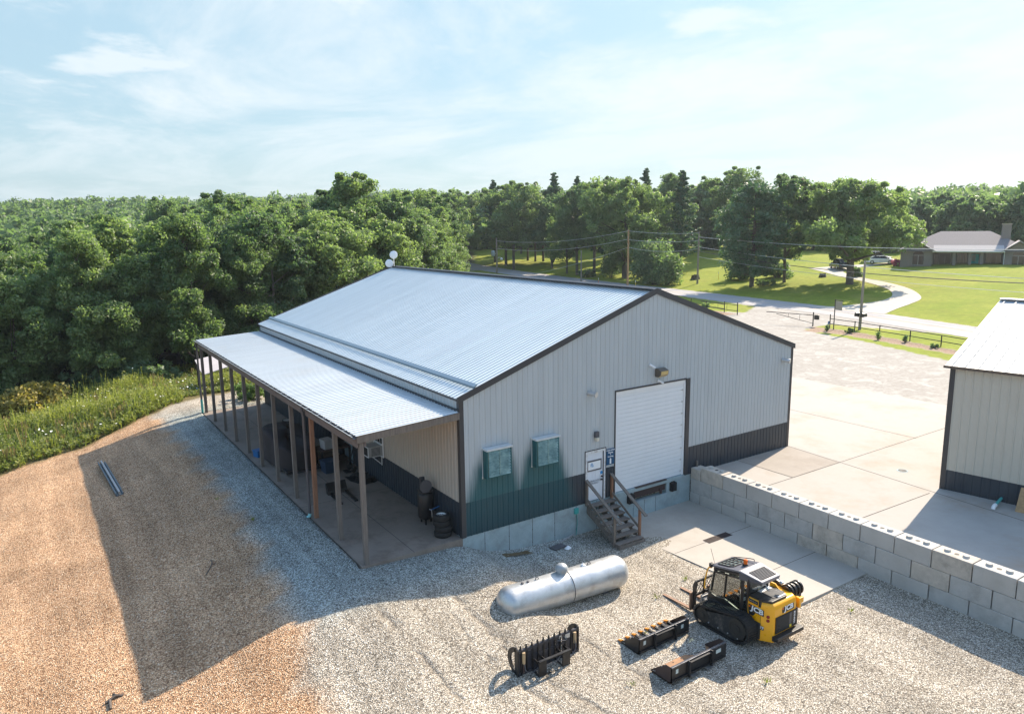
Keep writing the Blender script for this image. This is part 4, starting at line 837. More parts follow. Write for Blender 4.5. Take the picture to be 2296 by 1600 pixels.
mb=MB(); mb.quad((-.669,-.66,.98),(-.669,-.92,.98),(-.669,-.84,.86),(-.669,-.70,.86)); mb.build('side_vent',m_black,sk)
mb=MB(); mb.box((-.6685,-1.1,1.10),(-.6665,-1.03,1.20)); mb.build('caution_decal',mat('caution_yellow',(.72,.55,.05),.5),sk)
mb=MB(); mb.bar((-.6685,-1.09,1.19),(-.6685,-1.09,.42),.006,.006); mb.build('panel_gap',m_blackm,sk)
# cab: pillars, door, glass, roof
cl,cr=-.66,.26; fy0,fy1=.84,.62; ry=-.42
mb=MB()
def pill(x): 
    mb.bar((x,fy0,.62),(x,fy1-.02,1.72),.09,.09); mb.bar((x,ry+.02,.70),(x,ry-.02,1.90),.11,.10); mb.bar((x,-.62,.8),(x,-.60,1.86),.08,.08); mb.bar((x,fy1,1.72),(x,ry,1.92),.07,.08); mb.bar((x,-.42,1.9),(x,-.62,1.86),.07,.08)
for x in (cl+.045,cr-.045): pill(x)
mb.bar((cl,fy1,1.72),(cr,fy1,1.72),.09,.09); mb.bar((cl,-.61,1.86),(cr,-.61,1.86),.08,.08); mb.bar((cl,-.62,1.42),(cr,-.62,1.42),.05,.08)
mb.build('cab_frame',m_black,sk,bevel=.012)
mb=MB(); mb.add([(cl-.004,.85,.56),(cl-.004,.80,.86),(cl-.004,-.30,.72),(cl-.004,-.62,.72),(cl-.004,-.62,.5),(cl-.004,.80,.5)],[(0,1,2,3,4,5)]); mb.prism([(.86,.5),(.83,.92),(.55,.86),(.20,.92),(-.30,.80),(-.36,.5)],'x',cl-.012,cl+.05); mb.build('door',m_black,sk,bevel=.01)
mb=MB(); mb.prism([(.80,.93),(.66,1.66),(-.34,1.84),(-.34,.85),(.20,.95),(.55,.89)],'x',cl-.002,cl+.004); mb.build('side_glass',m_cabglass,sk)
mb=MB(); mb.prism([(-.46,.95),(-.46,1.82),(-.57,1.80),(-.57,.95)],'x',cl+.0,cl+.006); mb.build('side_glass',m_cabglass,sk); mb=MB(); mb.prism([(-.46,.95),(-.46,1.82),(-.57,1.80),(-.57,.95)],'x',cr-.006,cr); mb.build('side_glass',m_cabglass,sk); mb=MB(); mb.prism([(.80,.93),(.66,1.66),(-.34,1.84),(-.34,.85)],'x',cr-.006,cr); mb.build('side_glass',m_cabglass,sk)
mb=MB(); mb.quad((cl+.05,-.625,1.44),(cr-.05,-.625,1.44),(cr-.05,-.60,1.82),(cl+.05,-.60,1.82)); mb.build('rear_glass',m_cabglass,sk); mb=MB(); mb.quad((cl+.05,fy0-.01,.7),(cr-.05,fy0-.01,.7),(cr-.05,fy1,1.70),(cl+.05,fy1,1.70)); mb.build('front_glass',m_cabglass,sk)
mb=MB(); mb.bar((cl-.012,.22,.98),(cl-.012,.16,1.76),.03,.04); mb.bar((cl-.012,.72,.98),(cl-.012,.62,1.62),.03,.05); mb.bar((cl-.012,.62,1.64),(cl-.012,-.3,1.80),.03,.05); mb.build('door_frame',m_black,sk)
m_roofc=mat('cab_roof_grey',(.15,.15,.17),.32,.2,.08,3)
mb=MB(); mb.add([(cl-.02,.74,1.76),(cr+.02,.74,1.76),(cr+.03,-.30,1.97),(cl-.03,-.30,1.97),(cl-.02,.74,1.82),(cr+.02,.74,1.82),(cr+.03,-.30,2.03),(cl-.03,-.30,2.03)],[(0,3,2,1),(4,5,6,7),(0,1,5,4),(1,2,6,5),(2,3,7,6),(3,0,4,7)]); mb.build('cab_roof',m_roofc,sk,bevel=.015)
m_hvac=mat('hvac_silver',(.21,.21,.24),.5,.1,.05,3)
mb=MB(); mb.add([(cl-.03,-.30,1.84),(cr+.03,-.30,1.84),(cr-.04,-1.02,1.83),(cl+.10,-1.02,1.83),(cl-.03,-.30,2.045),(cr+.03,-.30,2.045),(cr-.02,-1.04,1.95),(cl+.06,-1.04,1.95)],[(0,3,2,1),(4,5,6,7),(0,1,5,4),(1,2,6,5),(2,3,7,6),(3,0,4,7)]); mb.build('roof_hvac',m_hvac,sk,bevel=.02)
mb=MB(); mb.add([(cl-.034,-.31,1.78),(cl-.034,-.31,2.0),(cl+.05,-1.03,1.90),(cl+.09,-1.02,1.82)],[(0,1,2,3)]); mb.build('hvac_side',m_dgrey,sk)
def hz(y): return 2.045-(-.30-y)*.128+.004
mb=MB(); mb.quad((cl+.13,-.50,hz(-.5)),(cr-.10,-.50,hz(-.5)),(cr-.12,-.96,hz(-.96)),(cl+.16,-.96,hz(-.96))); [mb.bar((cl+.14,y,hz(y)+.012),(cr-.10,y,hz(y)+.012),.022,.014,m=1) for y in np.arange(-.93,-.52,.048)]; mb.build('vent_grille',[m_blackm,m_dgrey],sk)
def rz_(y): return 2.03-(y+.30)*.202+.006
mb=MB(); pts=[(-.55,.55),(-.50,.62),(.08,.62),(.16,.50),(.16,.06),(-.48,.06),(-.55,.16)]
for a,b_ in zip(pts,pts[1:]+pts[:1]): mb.bar((a[0],a[1],rz_(a[1])+.012),(b_[0],b_[1],rz_(b_[1])+.012),.03,.024)
for x in (-.38,-.20,-.02): mb.bar((x,.08,rz_(.08)+.01),(x,.60,rz_(.60)+.01),.022,.02)
for y in (.22,.38,.50): mb.bar((-.53,y,rz_(y)+.01),(.15,y,rz_(y)+.01),.022,.02)
mb.build('roof_guard',m_black,sk)
mb=MB(); mb.quad((-.53,.08,rz_(.08)),(.14,.08,rz_(.08)),(.14,.60,rz_(.6)),(-.53,.60,rz_(.6))); mb.build('roof_window',mat('roof_glass',(.16,.20,.19),.1),sk)
mb=MB(); mb.lathe([(0,0),(.09,0),(.08,.05),(0,.055)],(-.18,-.12,rz_(-.12)),(0,0,1),14); mb.lathe([(0,.05),(.062,.05),(.062,.17),(.04,.19),(0,.19)],(-.18,-.12,rz_(-.12)),(0,0,1),12,m=1); mb.build('beacon',[m_black,m_amber],sk)
mb=MB(); mb.tube([(-.60,.66,1.82),(-.66,.80,2.32)],.006,5); mb.build('antenna',m_black,sk)
mb=MB(); mb.box((-.72,.70,1.74),(-.60,.80,1.86)); mb.build('work_lamp',m_black,sk,bevel=.01)
for x in (-.40,.22):
    mb=MB(); mb.tube([(x,-.98,1.84),(x+.02,-1.04,1.76)],.012,6); mb.lathe([(0,-.06),(.05,-.04),(.06,.03),(.055,.05),(0,.055)],(x+.02,-1.08,1.72),(0,-1,-.3),14); mb.build('work_lamp',m_galv,sk,smooth=True)
mb=MB(); mb.tube(catmull([(.12,-.2,2.06),(.2,-.1,2.08),(.18,.3,1.98),(.10,.55,1.92)],4),.012,6); mb.build('cable',m_black,sk)
mb=MB(); mb.tube(catmull([(-.62,.76,1.70),(-.70,.84,1.66),(-.74,.90,1.30),(-.74,.92,1.02),(-.70,.92,.99)],5),.022,8); mb.build('grab_rail',m_yel,sk,smooth=True)
mb=MB(); mb.box((-.45,-.35,.80),(.08,.10,.94)); mb.prism([(-.36,.92),(-.22,.92),(-.34,1.50),(-.44,1.50)],'x',-.42,.05); mb.box((-.34,-.44,1.48),(-.03,-.36,1.66)); mb.build('seat',mat('seat_grey',(.035,.037,.042),.8,0,.2,6),sk,bevel=.03)
for x in (-.48,.12): mb=MB(); mb.tube([(x,.12,.9),(x,.16,1.14)],.02,6); mb.lathe([(0,0),(.035,.0),(.04,.08),(0,.1)],(x,.16,1.12),(0,0,1),8); mb.build('joystick',m_dgrey,sk)
# boom arm on the far side
mb=MB(); mb.prism([(-1.05,.95),(-1.05,1.30),(-.78,1.36),(-.50,1.10),(.30,.86),(1.05,.58),(1.05,.36),(.85,.34),(.2,.62),(-.5,.84),(-.9,.80)],'x',.80,1.02); mb.build('boom_arm',m_black,sk,bevel=.02)
mb=MB()
for x in (.62,.76,.94,1.08): mb.lathe([(0,0),(.21,0),(.21,.06),(0,.06)],(x,-1.02,1.30),(1,0,0),22)
mb.lathe([(0,0),(.17,0),(.17,.58),(.12,.6),(.12,.62),(.06,.63),(.06,.66),(0,.66)],(.56,-1.02,1.30),(1,0,0),18); mb.box((.74,-1.18,.8),(1.10,-.80,1.2)); mb.prism([(-1.0,1.18),(-1.0,1.44),(-.55,1.52),(-.45,1.40),(-.55,1.26)],'x',.62,.74); mb.build('boom_pivot',m_black,sk,bevel=.01)
mb=MB(); mb.tube([(.86,-.8,.84),(.86,.5,.62)],.05,10); mb.build('lift_cylinder',m_dgrey,sk)
mb=MB(); mb.box((.70,-1.40,.9),(.80,-1.1,1.22)); mb.box((.80,-1.38,1.02),(.94,-1.30,1.20)); mb.build('arm_tower',m_yel,sk,bevel=.02)
mb=MB(); mb.bar((.92,1.0,.45),(-.3,1.18,.42),.16,.18); mb.box((-.55,1.16,.12),(.60,1.24,.55)); mb.prism([(.95,.30),(1.2,.52),(1.2,.30)],'x',-.50,-.32); mb.build('quick_hitch',mat('hitch_pale',(.30,.29,.28),.5,.3,.4,6),sk,bevel=.01)
pf=MB()
fx0,fx1=-.66,.62
pf.prism([(1.30,.05),(1.44,.02),(1.44,.86),(1.38,.98),(1.28,1.02),(1.28,.90),(1.34,.5)],'x',fx0-.02,fx0+.02); pf.prism([(1.30,.05),(1.44,.02),(1.44,.86),(1.38,.98),(1.28,1.02),(1.28,.90),(1.34,.5)],'x',fx1-.02,fx1+.02)
pf.bar((fx0,1.36,.98),(fx1,1.36,.98),.05,.06); pf.bar((fx0,1.38,.52),(fx1,1.38,.52),.05,.07); pf.bar((fx0,1.38,.10),(fx1,1.38,.10),.05,.10)
for x in (-.25,.2): pf.bar((x,1.38,.10),(x,1.37,.98),.05,.05)
for k in range(9):
    x=fx0+.06+k*.145
    pf.bar((x,1.38,.54),(min(x+.28,fx1),1.37,.95),.012,.014); pf.bar((x,1.38,.95),(min(x+.28,fx1),1.37,.54),.012,.014)
pfo=pf.build('fork_carriage',m_black,sk)
for x in (-.74,.06):
    mb=MB(); mb.prism([(1.42,.62),(1.47,.62),(1.47,.09),(2.62,.05),(2.62,.035),(1.42,.035)],'x',x-.055,x+.055); mb.build('fork_tine',mat('fork_rust',(.26,.16,.11),.7,.2,.3,4),pfo)
# ---------------- under the lean-to ----------------
cp=thing('air_compressor','tall black vertical air compressor standing by the tyre stack','compressor',(-.42,2.0,-.025))
mb=MB(); mb.lathe([(.0,.16),(.15,.17),(.25,.22),(.29,.30),(.29,1.10),(.25,1.18),(.14,1.23),(0,1.24)],(0,0,0),(0,0,1),22); mb.build('receiver',m_black,cp,smooth=True)
for a in range(3): mb=MB(); mb.bar((.2*math.cos(a*2.1),.2*math.sin(a*2.1),0),(.2*math.cos(a*2.1),.2*math.sin(a*2.1),.26),.05,.05); mb.build('foot',m_black,cp)
mb=MB(); mb.box((-.24,-.22,1.22),(.24,.22,1.27)); mb.box((-.20,-.10,1.27),(.02,.10,1.55)); mb.prism([(-.06,1.5),(.06,1.5),(.10,1.78),(-.0,1.80)],'x',-.18,.0); mb.lathe([(0,0),(.10,0),(.10,.22),(0,.23)],(.02,0,1.40),(1,0,0),14); mb.build('pump',mat('pump_grey',(.06,.06,.065),.5,.4,.5,14),cp,bevel=.008)
mb=MB(); mb.lathe([(.20,0),(.24,0),(.24,.04),(.20,.04)],(-.08,-.22,1.50),(0,-1,0),18); mb.bar((-.28,-.24,1.5),(.12,-.24,1.5),.03,.02); mb.bar((-.08,-.24,1.3),(-.08,-.24,1.7),.03,.02); mb.build('flywheel',m_dgrey,cp)
mb=MB(); mb.tube([(.0,-.30,.62),(.05,-.40,.62),(.05,-.42,.36),(.12,-.45,.30)],.02,6); mb.bar((.0,-.36,.60),(.34,-.46,.72),.025,.025,m=1); mb.build('valve',[m_galv,m_blue],cp)
tp=thing('tyre','x','tyre',(-.46,.62,-.02))
mb=MB(); R0=.315; mb.lathe([(.20,.0),(.27,-.0),(.305,.02),(R0,.05),(R0,.155),(.305,.185),(.27,.205),(.20,.205),(.185,.17),(.185,.03)],(0,0,0),(0,0,1),30); mb.build('tread',m_rubber,tp,smooth=True)
mb=MB(); mb.lathe([(.19,.05),(.19,.17),(.17,.16),(.15,.12),(.05,.13),(0,.13)],(0,0,0),(0,0,1),24); [mb.lathe([(0,0),(.022,0),(.022,.006),(0,.007)],(.10*math.cos(a),.10*math.sin(a),.131),(0,0,1),8,m=1) for a in np.linspace(0,6.28,9)[:-1]]; mb.build('rim',[m_galv,m_blackm],tp)
tls=['lowest tyre of the stack on the lean-to floor','second tyre up from the floor in the stack by the corner','third tyre up, just beneath the top tyre of the stack','top tyre of the stack with its silver rim in view']
tp['label']=tls[0]; tp['group']='tyres stacked by the building corner'
for i in range(1,4): dup(tp,(-.46+[0,.02,-.015,-.03][i],.62+[0,-.02,.02,.03][i],-.02+i*.207),i,tls[i])
fk=thing('fork_attachment','dark pallet fork frame with two tines lying on the lean-to floor','forks',(-2.0,6.9,-.025))
mb=MB(); mb.prism([(-.05,.0),(.18,.0),(.26,.42),(.20,.45),(.0,.16)],'x',-.42,.42); mb.build('carriage',m_black,fk)
for x in (-.30,.34): mb=MB(); mb.bar((x,.0,.05),(x-.06,-1.35,.03),.14,.05); mb.build('fork_tine',m_black,fk)
pm=thing('floor_mat','dark heap of folded rubber mats by the side wall','mat',(-.50,7.9,-.025))
for i,(a,b_,z,rr) in enumerate(((.95,.70,.0,.2),(.75,.55,.06,-.15),(.45,.55,.12,.4))):
    mb=MB(); v=[(x*a/2+random.uniform(-.06,.06),y*b_+random.uniform(-.06,.06),z+random.uniform(0,.05)) for x in np.linspace(-1,1,6) for y in np.linspace(-1,1,6)]; mb.add(v,[(i*6+j,i*6+j+1,i*6+j+7,i*6+j+6) for i in range(5) for j in range(5)]); mb.add([(p[0],p[1],max(p[2]-.06,0)) for p in v],[(i*6+j,i*6+j+6,i*6+j+7,i*6+j+1) for i in range(5) for j in range(5)]); o=mb.build('mat_sheet',m_blackm,pm); o.rotation_euler=(0,0,rr)
# tarp-covered machine
cv=thing('covered_machine','machine under a dark tarpaulin between the lean-to posts','vehicle',(-2.35,12.4,-.025))
nu,nv=28,20; vs=[];fs=[]
for i in range(nu):
    for j in range(nv):
        a=2*math.pi*i/nu; k=j/(nv-1); ca,sa=math.cos(a),math.sin(a); ss=lambda q:math.copysign(abs(q)**.55,q)
        rx=.92+.05*math.sin(7*a)*k; ry=1.95+.06*math.sin(9*a)*k
        h=1.45-.35*(sa*.5+.5)**1.2*0-.42*max(0,-sa)+.05*math.sin(5*a)
        u=min(1,k*1.7); z=h*(1-max(0,(k-.38)/.62))**.85 if k>.38 else h+.10*(1-k/.38)
        rr=min(1,(k/.42))**.7*(1+.05*max(0,k-.42)); vs.append((ss(ca)*rx*rr,ss(sa)*ry*rr,max(.12,z+.03*math.sin(a*6+k*5))))
for i in range(nu):
    for j in range(nv-1): fs.append((i*nv+j,((i+1)%nu)*nv+j,((i+1)%nu)*nv+j+1,i*nv+j+1))
mb=MB(); mb.add(vs,fs); mb.build('tarpaulin',m_tarp,cv,smooth=2)
for x in (-.7,.7):
    for y in (-1.3,1.2): mb=MB(); mb.lathe([(0,0),(.25,0),(.28,.05),(.28,.15),(.25,.2),(0,.2)],(x-.1,y,.28),(1,0,0),16); mb.build('wheel',m_rubber,cv)
mb=MB(); mb.bar((-.75,-2.4,.18),(-.75,2.1,.18),.08,.10); mb.bar((.75,-2.4,.18),(.75,2.1,.18),.08,.10); mb.bar((-.75,-2.4,.18),(.75,-2.4,.18),.08,.1); mb.build('skid_rail',m_blackm,cv)
dm=thing('oil_drum','dark oil drum by the rear side wall','drum',(-1.05,16.6,-.025))
mb=MB(); mb.lathe([(0,0),(.29,0),(.30,.02),(.29,.04),(.29,.29),(.305,.31),(.29,.33),(.29,.58),(.305,.60),(.29,.62),(.29,.86),(.30,.88),(.27,.88),(.27,.86),(0,.86)],(0,0,0),(0,0,1),24); mb.build('drum_body',m_blackm,dm); mb=MB(); mb.lathe([(0,0),(.26,0),(.26,.006),(0,.006)],(0,0,.862),(0,0,1),20); mb.build('drum_lid',m_grey,dm)
wb=thing('workbench','cluttered dark workbench against the pale blue door','workbench',(-.75,10.6,-.025))
mb=MB(); mb.box((-.75,-.45,.82),(.65,.45,.88)); mb.box((-.7,-.40,.25),(.6,.40,.29)); mb.build('bench_top',m_brown,wb)
for x in (-.7,.6):
    for y in (-.4,.4): mb=MB(); mb.box((x-.04,y-.04,0),(x+.04,y+.04,.82)); mb.build('leg',m_blackm,wb)
def crate(name,label,cat,loc,sz,m,rz=0,lid=None):
    o=thing(name,label,cat,loc,rz); x,y,z=sz; mb=MB(); mb.add([(-x*.46,-y*.46,0),(x*.46,-y*.46,0),(x*.46,y*.46,0),(-x*.46,y*.46,0),(-x/2,-y/2,z),(x/2,-y/2,z),(x/2,y/2,z),(-x/2,y/2,z)],[(0,3,2,1),(4,5,6,7),(0,1,5,4),(1,2,6,5),(2,3,7,6),(3,0,4,7)]); mb.build('bin',m,o,bevel=.015)
    mb=MB(); mb.box((-x/2-.02,-y/2-.02,z+.001),(x/2+.02,y/2+.02,z+.04)); mb.build('lid',lid or m,o,bevel=.01); return o
crate('storage_bin','pale storage bin on the workbench under the lean-to','bin',(-1.15,10.45,.857),(.42,.55,.40),m_grey,.1)
crate('storage_bin','dark blue storage bin below the workbench front','bin',(-1.35,9.75,-.025),(.55,.65,.50),mat('navy_bin',(.02,.045,.085),.5),.05)
crate('storage_bin','black toolbox behind the pale bin on the workbench','bin',(-.5,10.7,.857),(.35,.6,.34),m_blackm,.2)
crate('storage_bin','bright blue bin at the gravel edge beside the tarpaulin','bin',(-3.35,13.9,-.025),(.35,.45,.30),m_blue,.3)
hs=thing('hand_truck','dark hand truck leaning on the side wall past the window','hand truck',(-.45,9.2,-.025))
mb=MB(); 
for y in (-.2,.2): mb.tube([(-.1,y,.15),(.30,y,1.35),(.20,y,1.45)],.022,8)
mb.tube([(.20,-.2,1.45),(.20,.2,1.45)],.022,8); mb.bar((0,-.2,.5),(0,.2,.5),.03,.03); mb.bar((.16,-.2,.95),(.16,.2,.95),.03,.03); mb.box((-.38,-.22,.03),(-.1,.22,.05)); mb.build('frame',m_blackm,hs)
for y in (-.26,.26): mb=MB(); mb.lathe([(0,-.03),(.11,-.03),(.13,0),(.11,.03),(0,.03)],(-.02,y,.13),(0,1,0),16); mb.build('wheel',m_rubber,hs)
# ---------------- loose things on the gravel ----------------
for (nm,lab,x,y,w_,l_,rz,m) in (('steel_channel','grey steel channel lying alone on the brown gravel',-9.45,17.2,.22,5.6,R(2.6),m_galv),):
    o=thing(nm,lab,'channel',(x,y,tz(x,y)+.03),rz); mb=MB(); mb.box((-.18,-l_/2,0),(.18,l_/2,.04)); mb.box((-.18,-l_/2,.04),(-.14,l_/2,.16)); mb.box((.10,-l_/2,.04),(.14,l_/2,.10)); oo=mb.build('web',mat('dull_galv',(.13,.155,.17),.5,.3,.2,2),o); mb=MB(); mb.box((-.06,-l_/2,.05),(.02,l_/2,.20)); mb.build('flange',mat('pale_edge',(.36,.34,.32),.5,.1,.1,2),o)
    o.rotation_euler=(0,R(-4),rz)
sp=thing('scrap_board','dark board with pale handle lying against the foundation','board',(3.75,-.62,tz(3.75,-.62)+.04),R(8))
mb=MB(); mb.box((-.34,-.20,.0),(.24,.14,.03)); mb.build('board',m_dgrey,sp); mb=MB(); mb.bar((.1,.1,.05),(1.15,.28,.06),.05,.04); mb.build('handle',m_grey,sp)
mb=MB(); rr=np.random.default_rng(3); vv=[(math.cos(a)*.13*(1+.3*rr.random())*k,math.sin(a)*.09*(1+.3*rr.random())*k,.10*(1-k)*1.2+.02*rr.random()) for k in (0.15,.6,1) for a in np.linspace(0,6.28,10)[:-1]]
mb.add(vv,[(k*9+i,k*9+(i+1)%9,(k+1)*9+(i+1)%9,(k+1)*9+i) for k in range(2) for i in range(9)]+[tuple(range(9))]); o=mb.build('plastic_bag',m_white); o.location=(3.98,-.92,tz(3.98,-.92)+.02); tag(o,'crumpled white plastic bag beside the scrap board','bag')
mb=MB(); [mb.tube([(1.25+rr.random()*.2,-.35-rr.random()*.35,tz(1.5,-.5)+.03),(1.8,-.42-rr.random()*.3,tz(1.8,-.5)+.05),(2.3+rr.random()*.3,-.35-rr.random()*.35,tz(2.3,-.5)+.03)],.012,5) for _ in range(14)]; o=mb.build('dead_twigs',mat('dry_twig',(.13,.10,.055),.9)); tag(o,'flat heap of dead twigs along the foundation foot','twigs')
mb=MB(); mb.tube([(0,0,.03),(.25,.08,.10),(.42,.05,.05)],.035,6); mb.tube([(.1,.02,.05),(.08,-.35,.03)],.04,6); mb.tube([(.3,.06,.08),(.2,.3,.04)],.02,5); o=mb.build('fallen_branch',m_trunk); o.location=(-11.3,-1.2,tz(-11.3,-1.2)); tag(o,'short forked dead branch on the sunlit brown gravel','branch')
mb=MB(); mb.tube(catmull([(0,0,.03),(.3,.5,.14),(.35,1.0,.06),(.2,1.3,.03)],4),.018,5); mb.tube([(.3,.5,.12),(.7,.7,.05)],.012,5); o=mb.build('dead_branch',m_trunk); o.location=(-7.9,3.4,tz(-7.9,3.4)); tag(o,'thin dark dead branch on the shaded brown gravel','branch')
mb=MB()
for k in range(9):
    y0=-7.5+rr.random()*1.5; x0=-15.0+rr.random()*1.0; a=R(62+rr.random()*26); l_=3.2+rr.random()*3.2; pts=[]
    for u in np.linspace(0,1,7): 
        px,py=x0+math.cos(a)*l_*u+.15*math.sin(u*5+k),y0+math.sin(a)*l_*u; pts.append((px,py,tz(px,py)+.05+.10*math.sin(u*3.1)))
    mb.tube(pts,[.012*(1-u*.6) for u in np.linspace(0,1,7)],5)
o=mb.build('dead_vine',m_trunk); tag(o,'sprawl of thin dead vines on the sunlit brown gravel','vine')
# pale canopy behind the lean-to
cn=thing('tarp_canopy','slanting pale tarp canopy on thin posts seen past the lean-to posts','canopy',(0,33.0,tz(0,33)))
mb=MB(); mb.add([(-2.2,-.6,1.2),(2.2,-.6,2.2),(2.2,1.9,2.6),(-2.2,1.9,1.9),(-2.2,-.6,1.24),(2.2,-.6,2.24),(2.2,1.9,2.64),(-2.2,1.9,1.94)],[(0,3,2,1),(4,5,6,7),(0,1,5,4),(1,2,6,5),(2,3,7,6),(3,0,4,7)]); mb.build('tarp',mat('pale_tarp',(.52,.47,.46),.7,0,.08,2),cn)
for (x,y,h) in ((-2.1,-.5,1.2),(2.1,-.5,2.2),(2.1,1.8,2.6),(-2.1,1.8,1.9)): mb=MB(); mb.bar((x,y,-.2),(x,y,h),.09,.09); mb.build('post',m_brown,cn)
# ---------------- roadside ----------------
def pipe_fence(label,pts,hs,rails):
    f=thing('pipe_fence',label,'fence',(pts[0][0],pts[0][1],0)); o=Vector((pts[0][0],pts[0][1],0))
    for (x,y),h in zip(pts,hs): mb=MB(); mb.tube([Vector((x,y,-.1))-o,Vector((x,y,h))-o],.05,8); mb.build('post',m_black,f)
    for z in rails:
        mb=MB(); mb.tube([Vector((x,y,z))-o for x,y in pts],.038,6); mb.build('rail',m_black,f)
    return f
pipe_fence('black pipe fence with two rails along the mulch bed',[(56.9,22.6),(56.45,19.6),(55.65,16.6),(54.8,13.24),(53.85,10.05),(52.8,6.9),(51.6,3.7)],[1.46,1.08,1.07,1.03,1.02,1.02,1.02],(1.0,.48))
pipe_fence('black pipe fence with two rails beyond the gate entrance, partly behind the gable',[(59.66,38.63),(60.9,42.6),(62.53,46.67),(64.0,50.5),(65.3,54.5)],[1.38,1.05,1.0,1.0,1.0],(.98,.45))
def gate(label,hinge,tip,brace=True):
    h=Vector((*hinge,0)); t_=Vector((*tip,0))-h; g=thing('swing_gate',label,'gate',h)
    mb=MB(); mb.tube([(0,0,-.1),(0,0,1.5)],.06,8); mb.build('post',m_black,g)
    mb=MB(); mb.tube([(0,0,1.18),t_+Vector((0,0,1.25))],.04,6); mb.tube([(0,0,.30),t_*.78+Vector((0,0,1.1))],.03,6) if brace else mb.tube([(0,0,.45),t_*.85+Vector((0,0,.62))],.04,6)
    for k in (.28,.52): mb.tube([t_*k+Vector((0,0,1.2)),t_*k+Vector((0,0,.30+.80*k/.78 if brace else .5))],.018,5)
    mb.build('gate_leaf',m_black,g)
    return g
g1=gate('black swing gate leaf standing open across the gravel entrance, with a control box',(56.93,24.57),(55.4,29.3)); mb=MB(); mb.box((-.1,-.62,.75),(.15,-.16,1.22)); mb.build('control_box',m_black,g1,bevel=.02)
gate('black swing gate leaf folded toward the gable beside yellow-green grass',(58.87,36.0),(58.6,41.5),False)
sn=thing('sign_board','pale blank back of a small roadside sign on a black post','sign',(56.25,21.75,0),R(0))
mb=MB(); mb.tube([(0,0,-.1),(0,0,3.1)],.05,8); mb.bar((0,0,3.05),(-.2,-.95,3.05),.06,.06); mb.build('post',m_black,sn)
mb=MB(); mb.add([(-.02,-.08,2.05),(-.19,-.88,2.05),(-.19,-.88,2.95),(-.02,-.08,2.95),(.02,-.09,2.05),(-.15,-.89,2.05),(-.15,-.89,2.95),(.02,-.09,2.95)],[(0,3,2,1),(4,5,6,7),(0,1,5,4),(1,2,6,5),(2,3,7,6),(3,0,4,7)]); mb.build('panel',mat('sign_back',(.30,.29,.24),.6,0,.1,3),sn)
ys_=thing('yard_sign','tiny blue yard sign tilted on the grass by the gate post','sign',(57.9,23.5,0)); mb=MB(); mb.add([(0,0,.2),(-.25,-.35,.3),(-.2,-.35,.62),(.05,0,.55),(.02,.02,.2),(-.23,-.33,.3),(-.18,-.33,.62),(.07,.02,.55)],[(0,3,2,1),(4,5,6,7),(0,1,5,4),(1,2,6,5),(2,3,7,6),(3,0,4,7)]); mb.build('panel',m_blue,ys_); mb=MB(); mb.tube([(-.1,-.15,0),(-.1,-.15,.4)],.01,5); mb.build('stake',m_galv,ys_)
def pole(label,x,y,h,r0,m,lean=(0,0),arm=False):
    p=thing('utility_pole',label,'utility pole',(x,y,tz(x,y))); mb=MB(); mb.tube([(0,0,-.2),(lean[0]*.5,lean[1]*.5,h*.5),(lean[0],lean[1],h)],[r0,r0*.85,r0*.68],12); mb.build('pole',m,p,smooth=True)
    for z in (h-.25,h-1.4,h-2.6):
        if z>2: mb=MB(); mb.lathe([(0,0),(.05,0),(.07,.06),(.05,.14),(0,.16)],(lean[0]-.16,lean[1]-.05,z),(0,0,1),8); mb.bar((lean[0],lean[1],z),(lean[0]-.18,lean[1]-.06,z),.03,.03); mb.build('insulator',m_grey,p)
    return p
P1=(77.5,118.4); P2=(75.63,73.3); P3=(86.3,67.0); P4=(58.24,20.14); P5=(76.0,86.5)
p1=pole('pale utility pole with transformer can, the leftmost pole by the road',*P1,8.0,.22,m_pole)
mb=MB(); mb.lathe([(0,0),(.42,0),(.45,.05),(.45,1.1),(.38,1.2),(0,1.25)],(-.75,.35,3.9),(0,0,1),18); mb.box((-.5,.2,4.3),(0,.3,4.5)); mb.build('transformer',mat('transformer_grey',(.34,.40,.42),.5,.2,.05,3),p1,smooth=True)
mb=MB(); mb.tube([(0,0,3.2),(.3,-.3,3.6),(.75,-.7,3.55)],.04,6); mb.lathe([(0,.0),(.3,0),(.32,.25),(.15,.45),(0,.5)],(.8,-.75,3.05),(0,0,1),12); mb.build('street_lamp',m_white,p1)
pole('tan wooden utility pole standing between road and gable peak',*P2,10.05,.20,m_poleo)
pole('weathered utility pole on the lawn beyond the road',*P3,9.0,.18,m_pole)
p4=pole('leaning grey utility pole with mailboxes among the pipe fence',*P4,7.0,.15,m_pole,(.55,.25))
pole('short thin grey pole midway along the left stretch of road',*P5,6.2,.15,m_pole)
for dy,lab in ((.30,'black mailbox on the side of the pole toward the gate'),(-.34,'black mailbox on the side of the pole away from the gate')):
    o=thing('mailbox',lab,'mailbox',(58.35,20.2+dy,1.35)); mb=MB(); mb.prism([(-.17,0),(.17,0),(.17,.22),(.12,.34),(0,.39),(-.12,.34),(-.17,.22)],'x',-.35,.3); mb.build('box',m_black,o); mb=MB(); mb.prism([(-.16,0.01),(.16,.01),(.16,.22),(.11,.33),(0,.38),(-.11,.33),(-.16,.22)],'x',.301,.33); mb.build('door',m_dgrey,o); mb=MB(); mb.bar((0,0,-.04),(-.1,-dy,-.04),.08,.06); mb.build('arm',m_pole,o)
def wire(label,a,b_,sag,r=.030,m=None):
    a,b_=Vector(a),Vector(b_); pts=[]
    for u in np.linspace(0,1,22): p=a.lerp(b_,u); p.z-=sag*4*u*(1-u); pts.append(p)
    mb=MB(); mb.tube(pts,r,5); o=mb.build('power_line',m or m_wire); tag(o,label,'power line'); return o
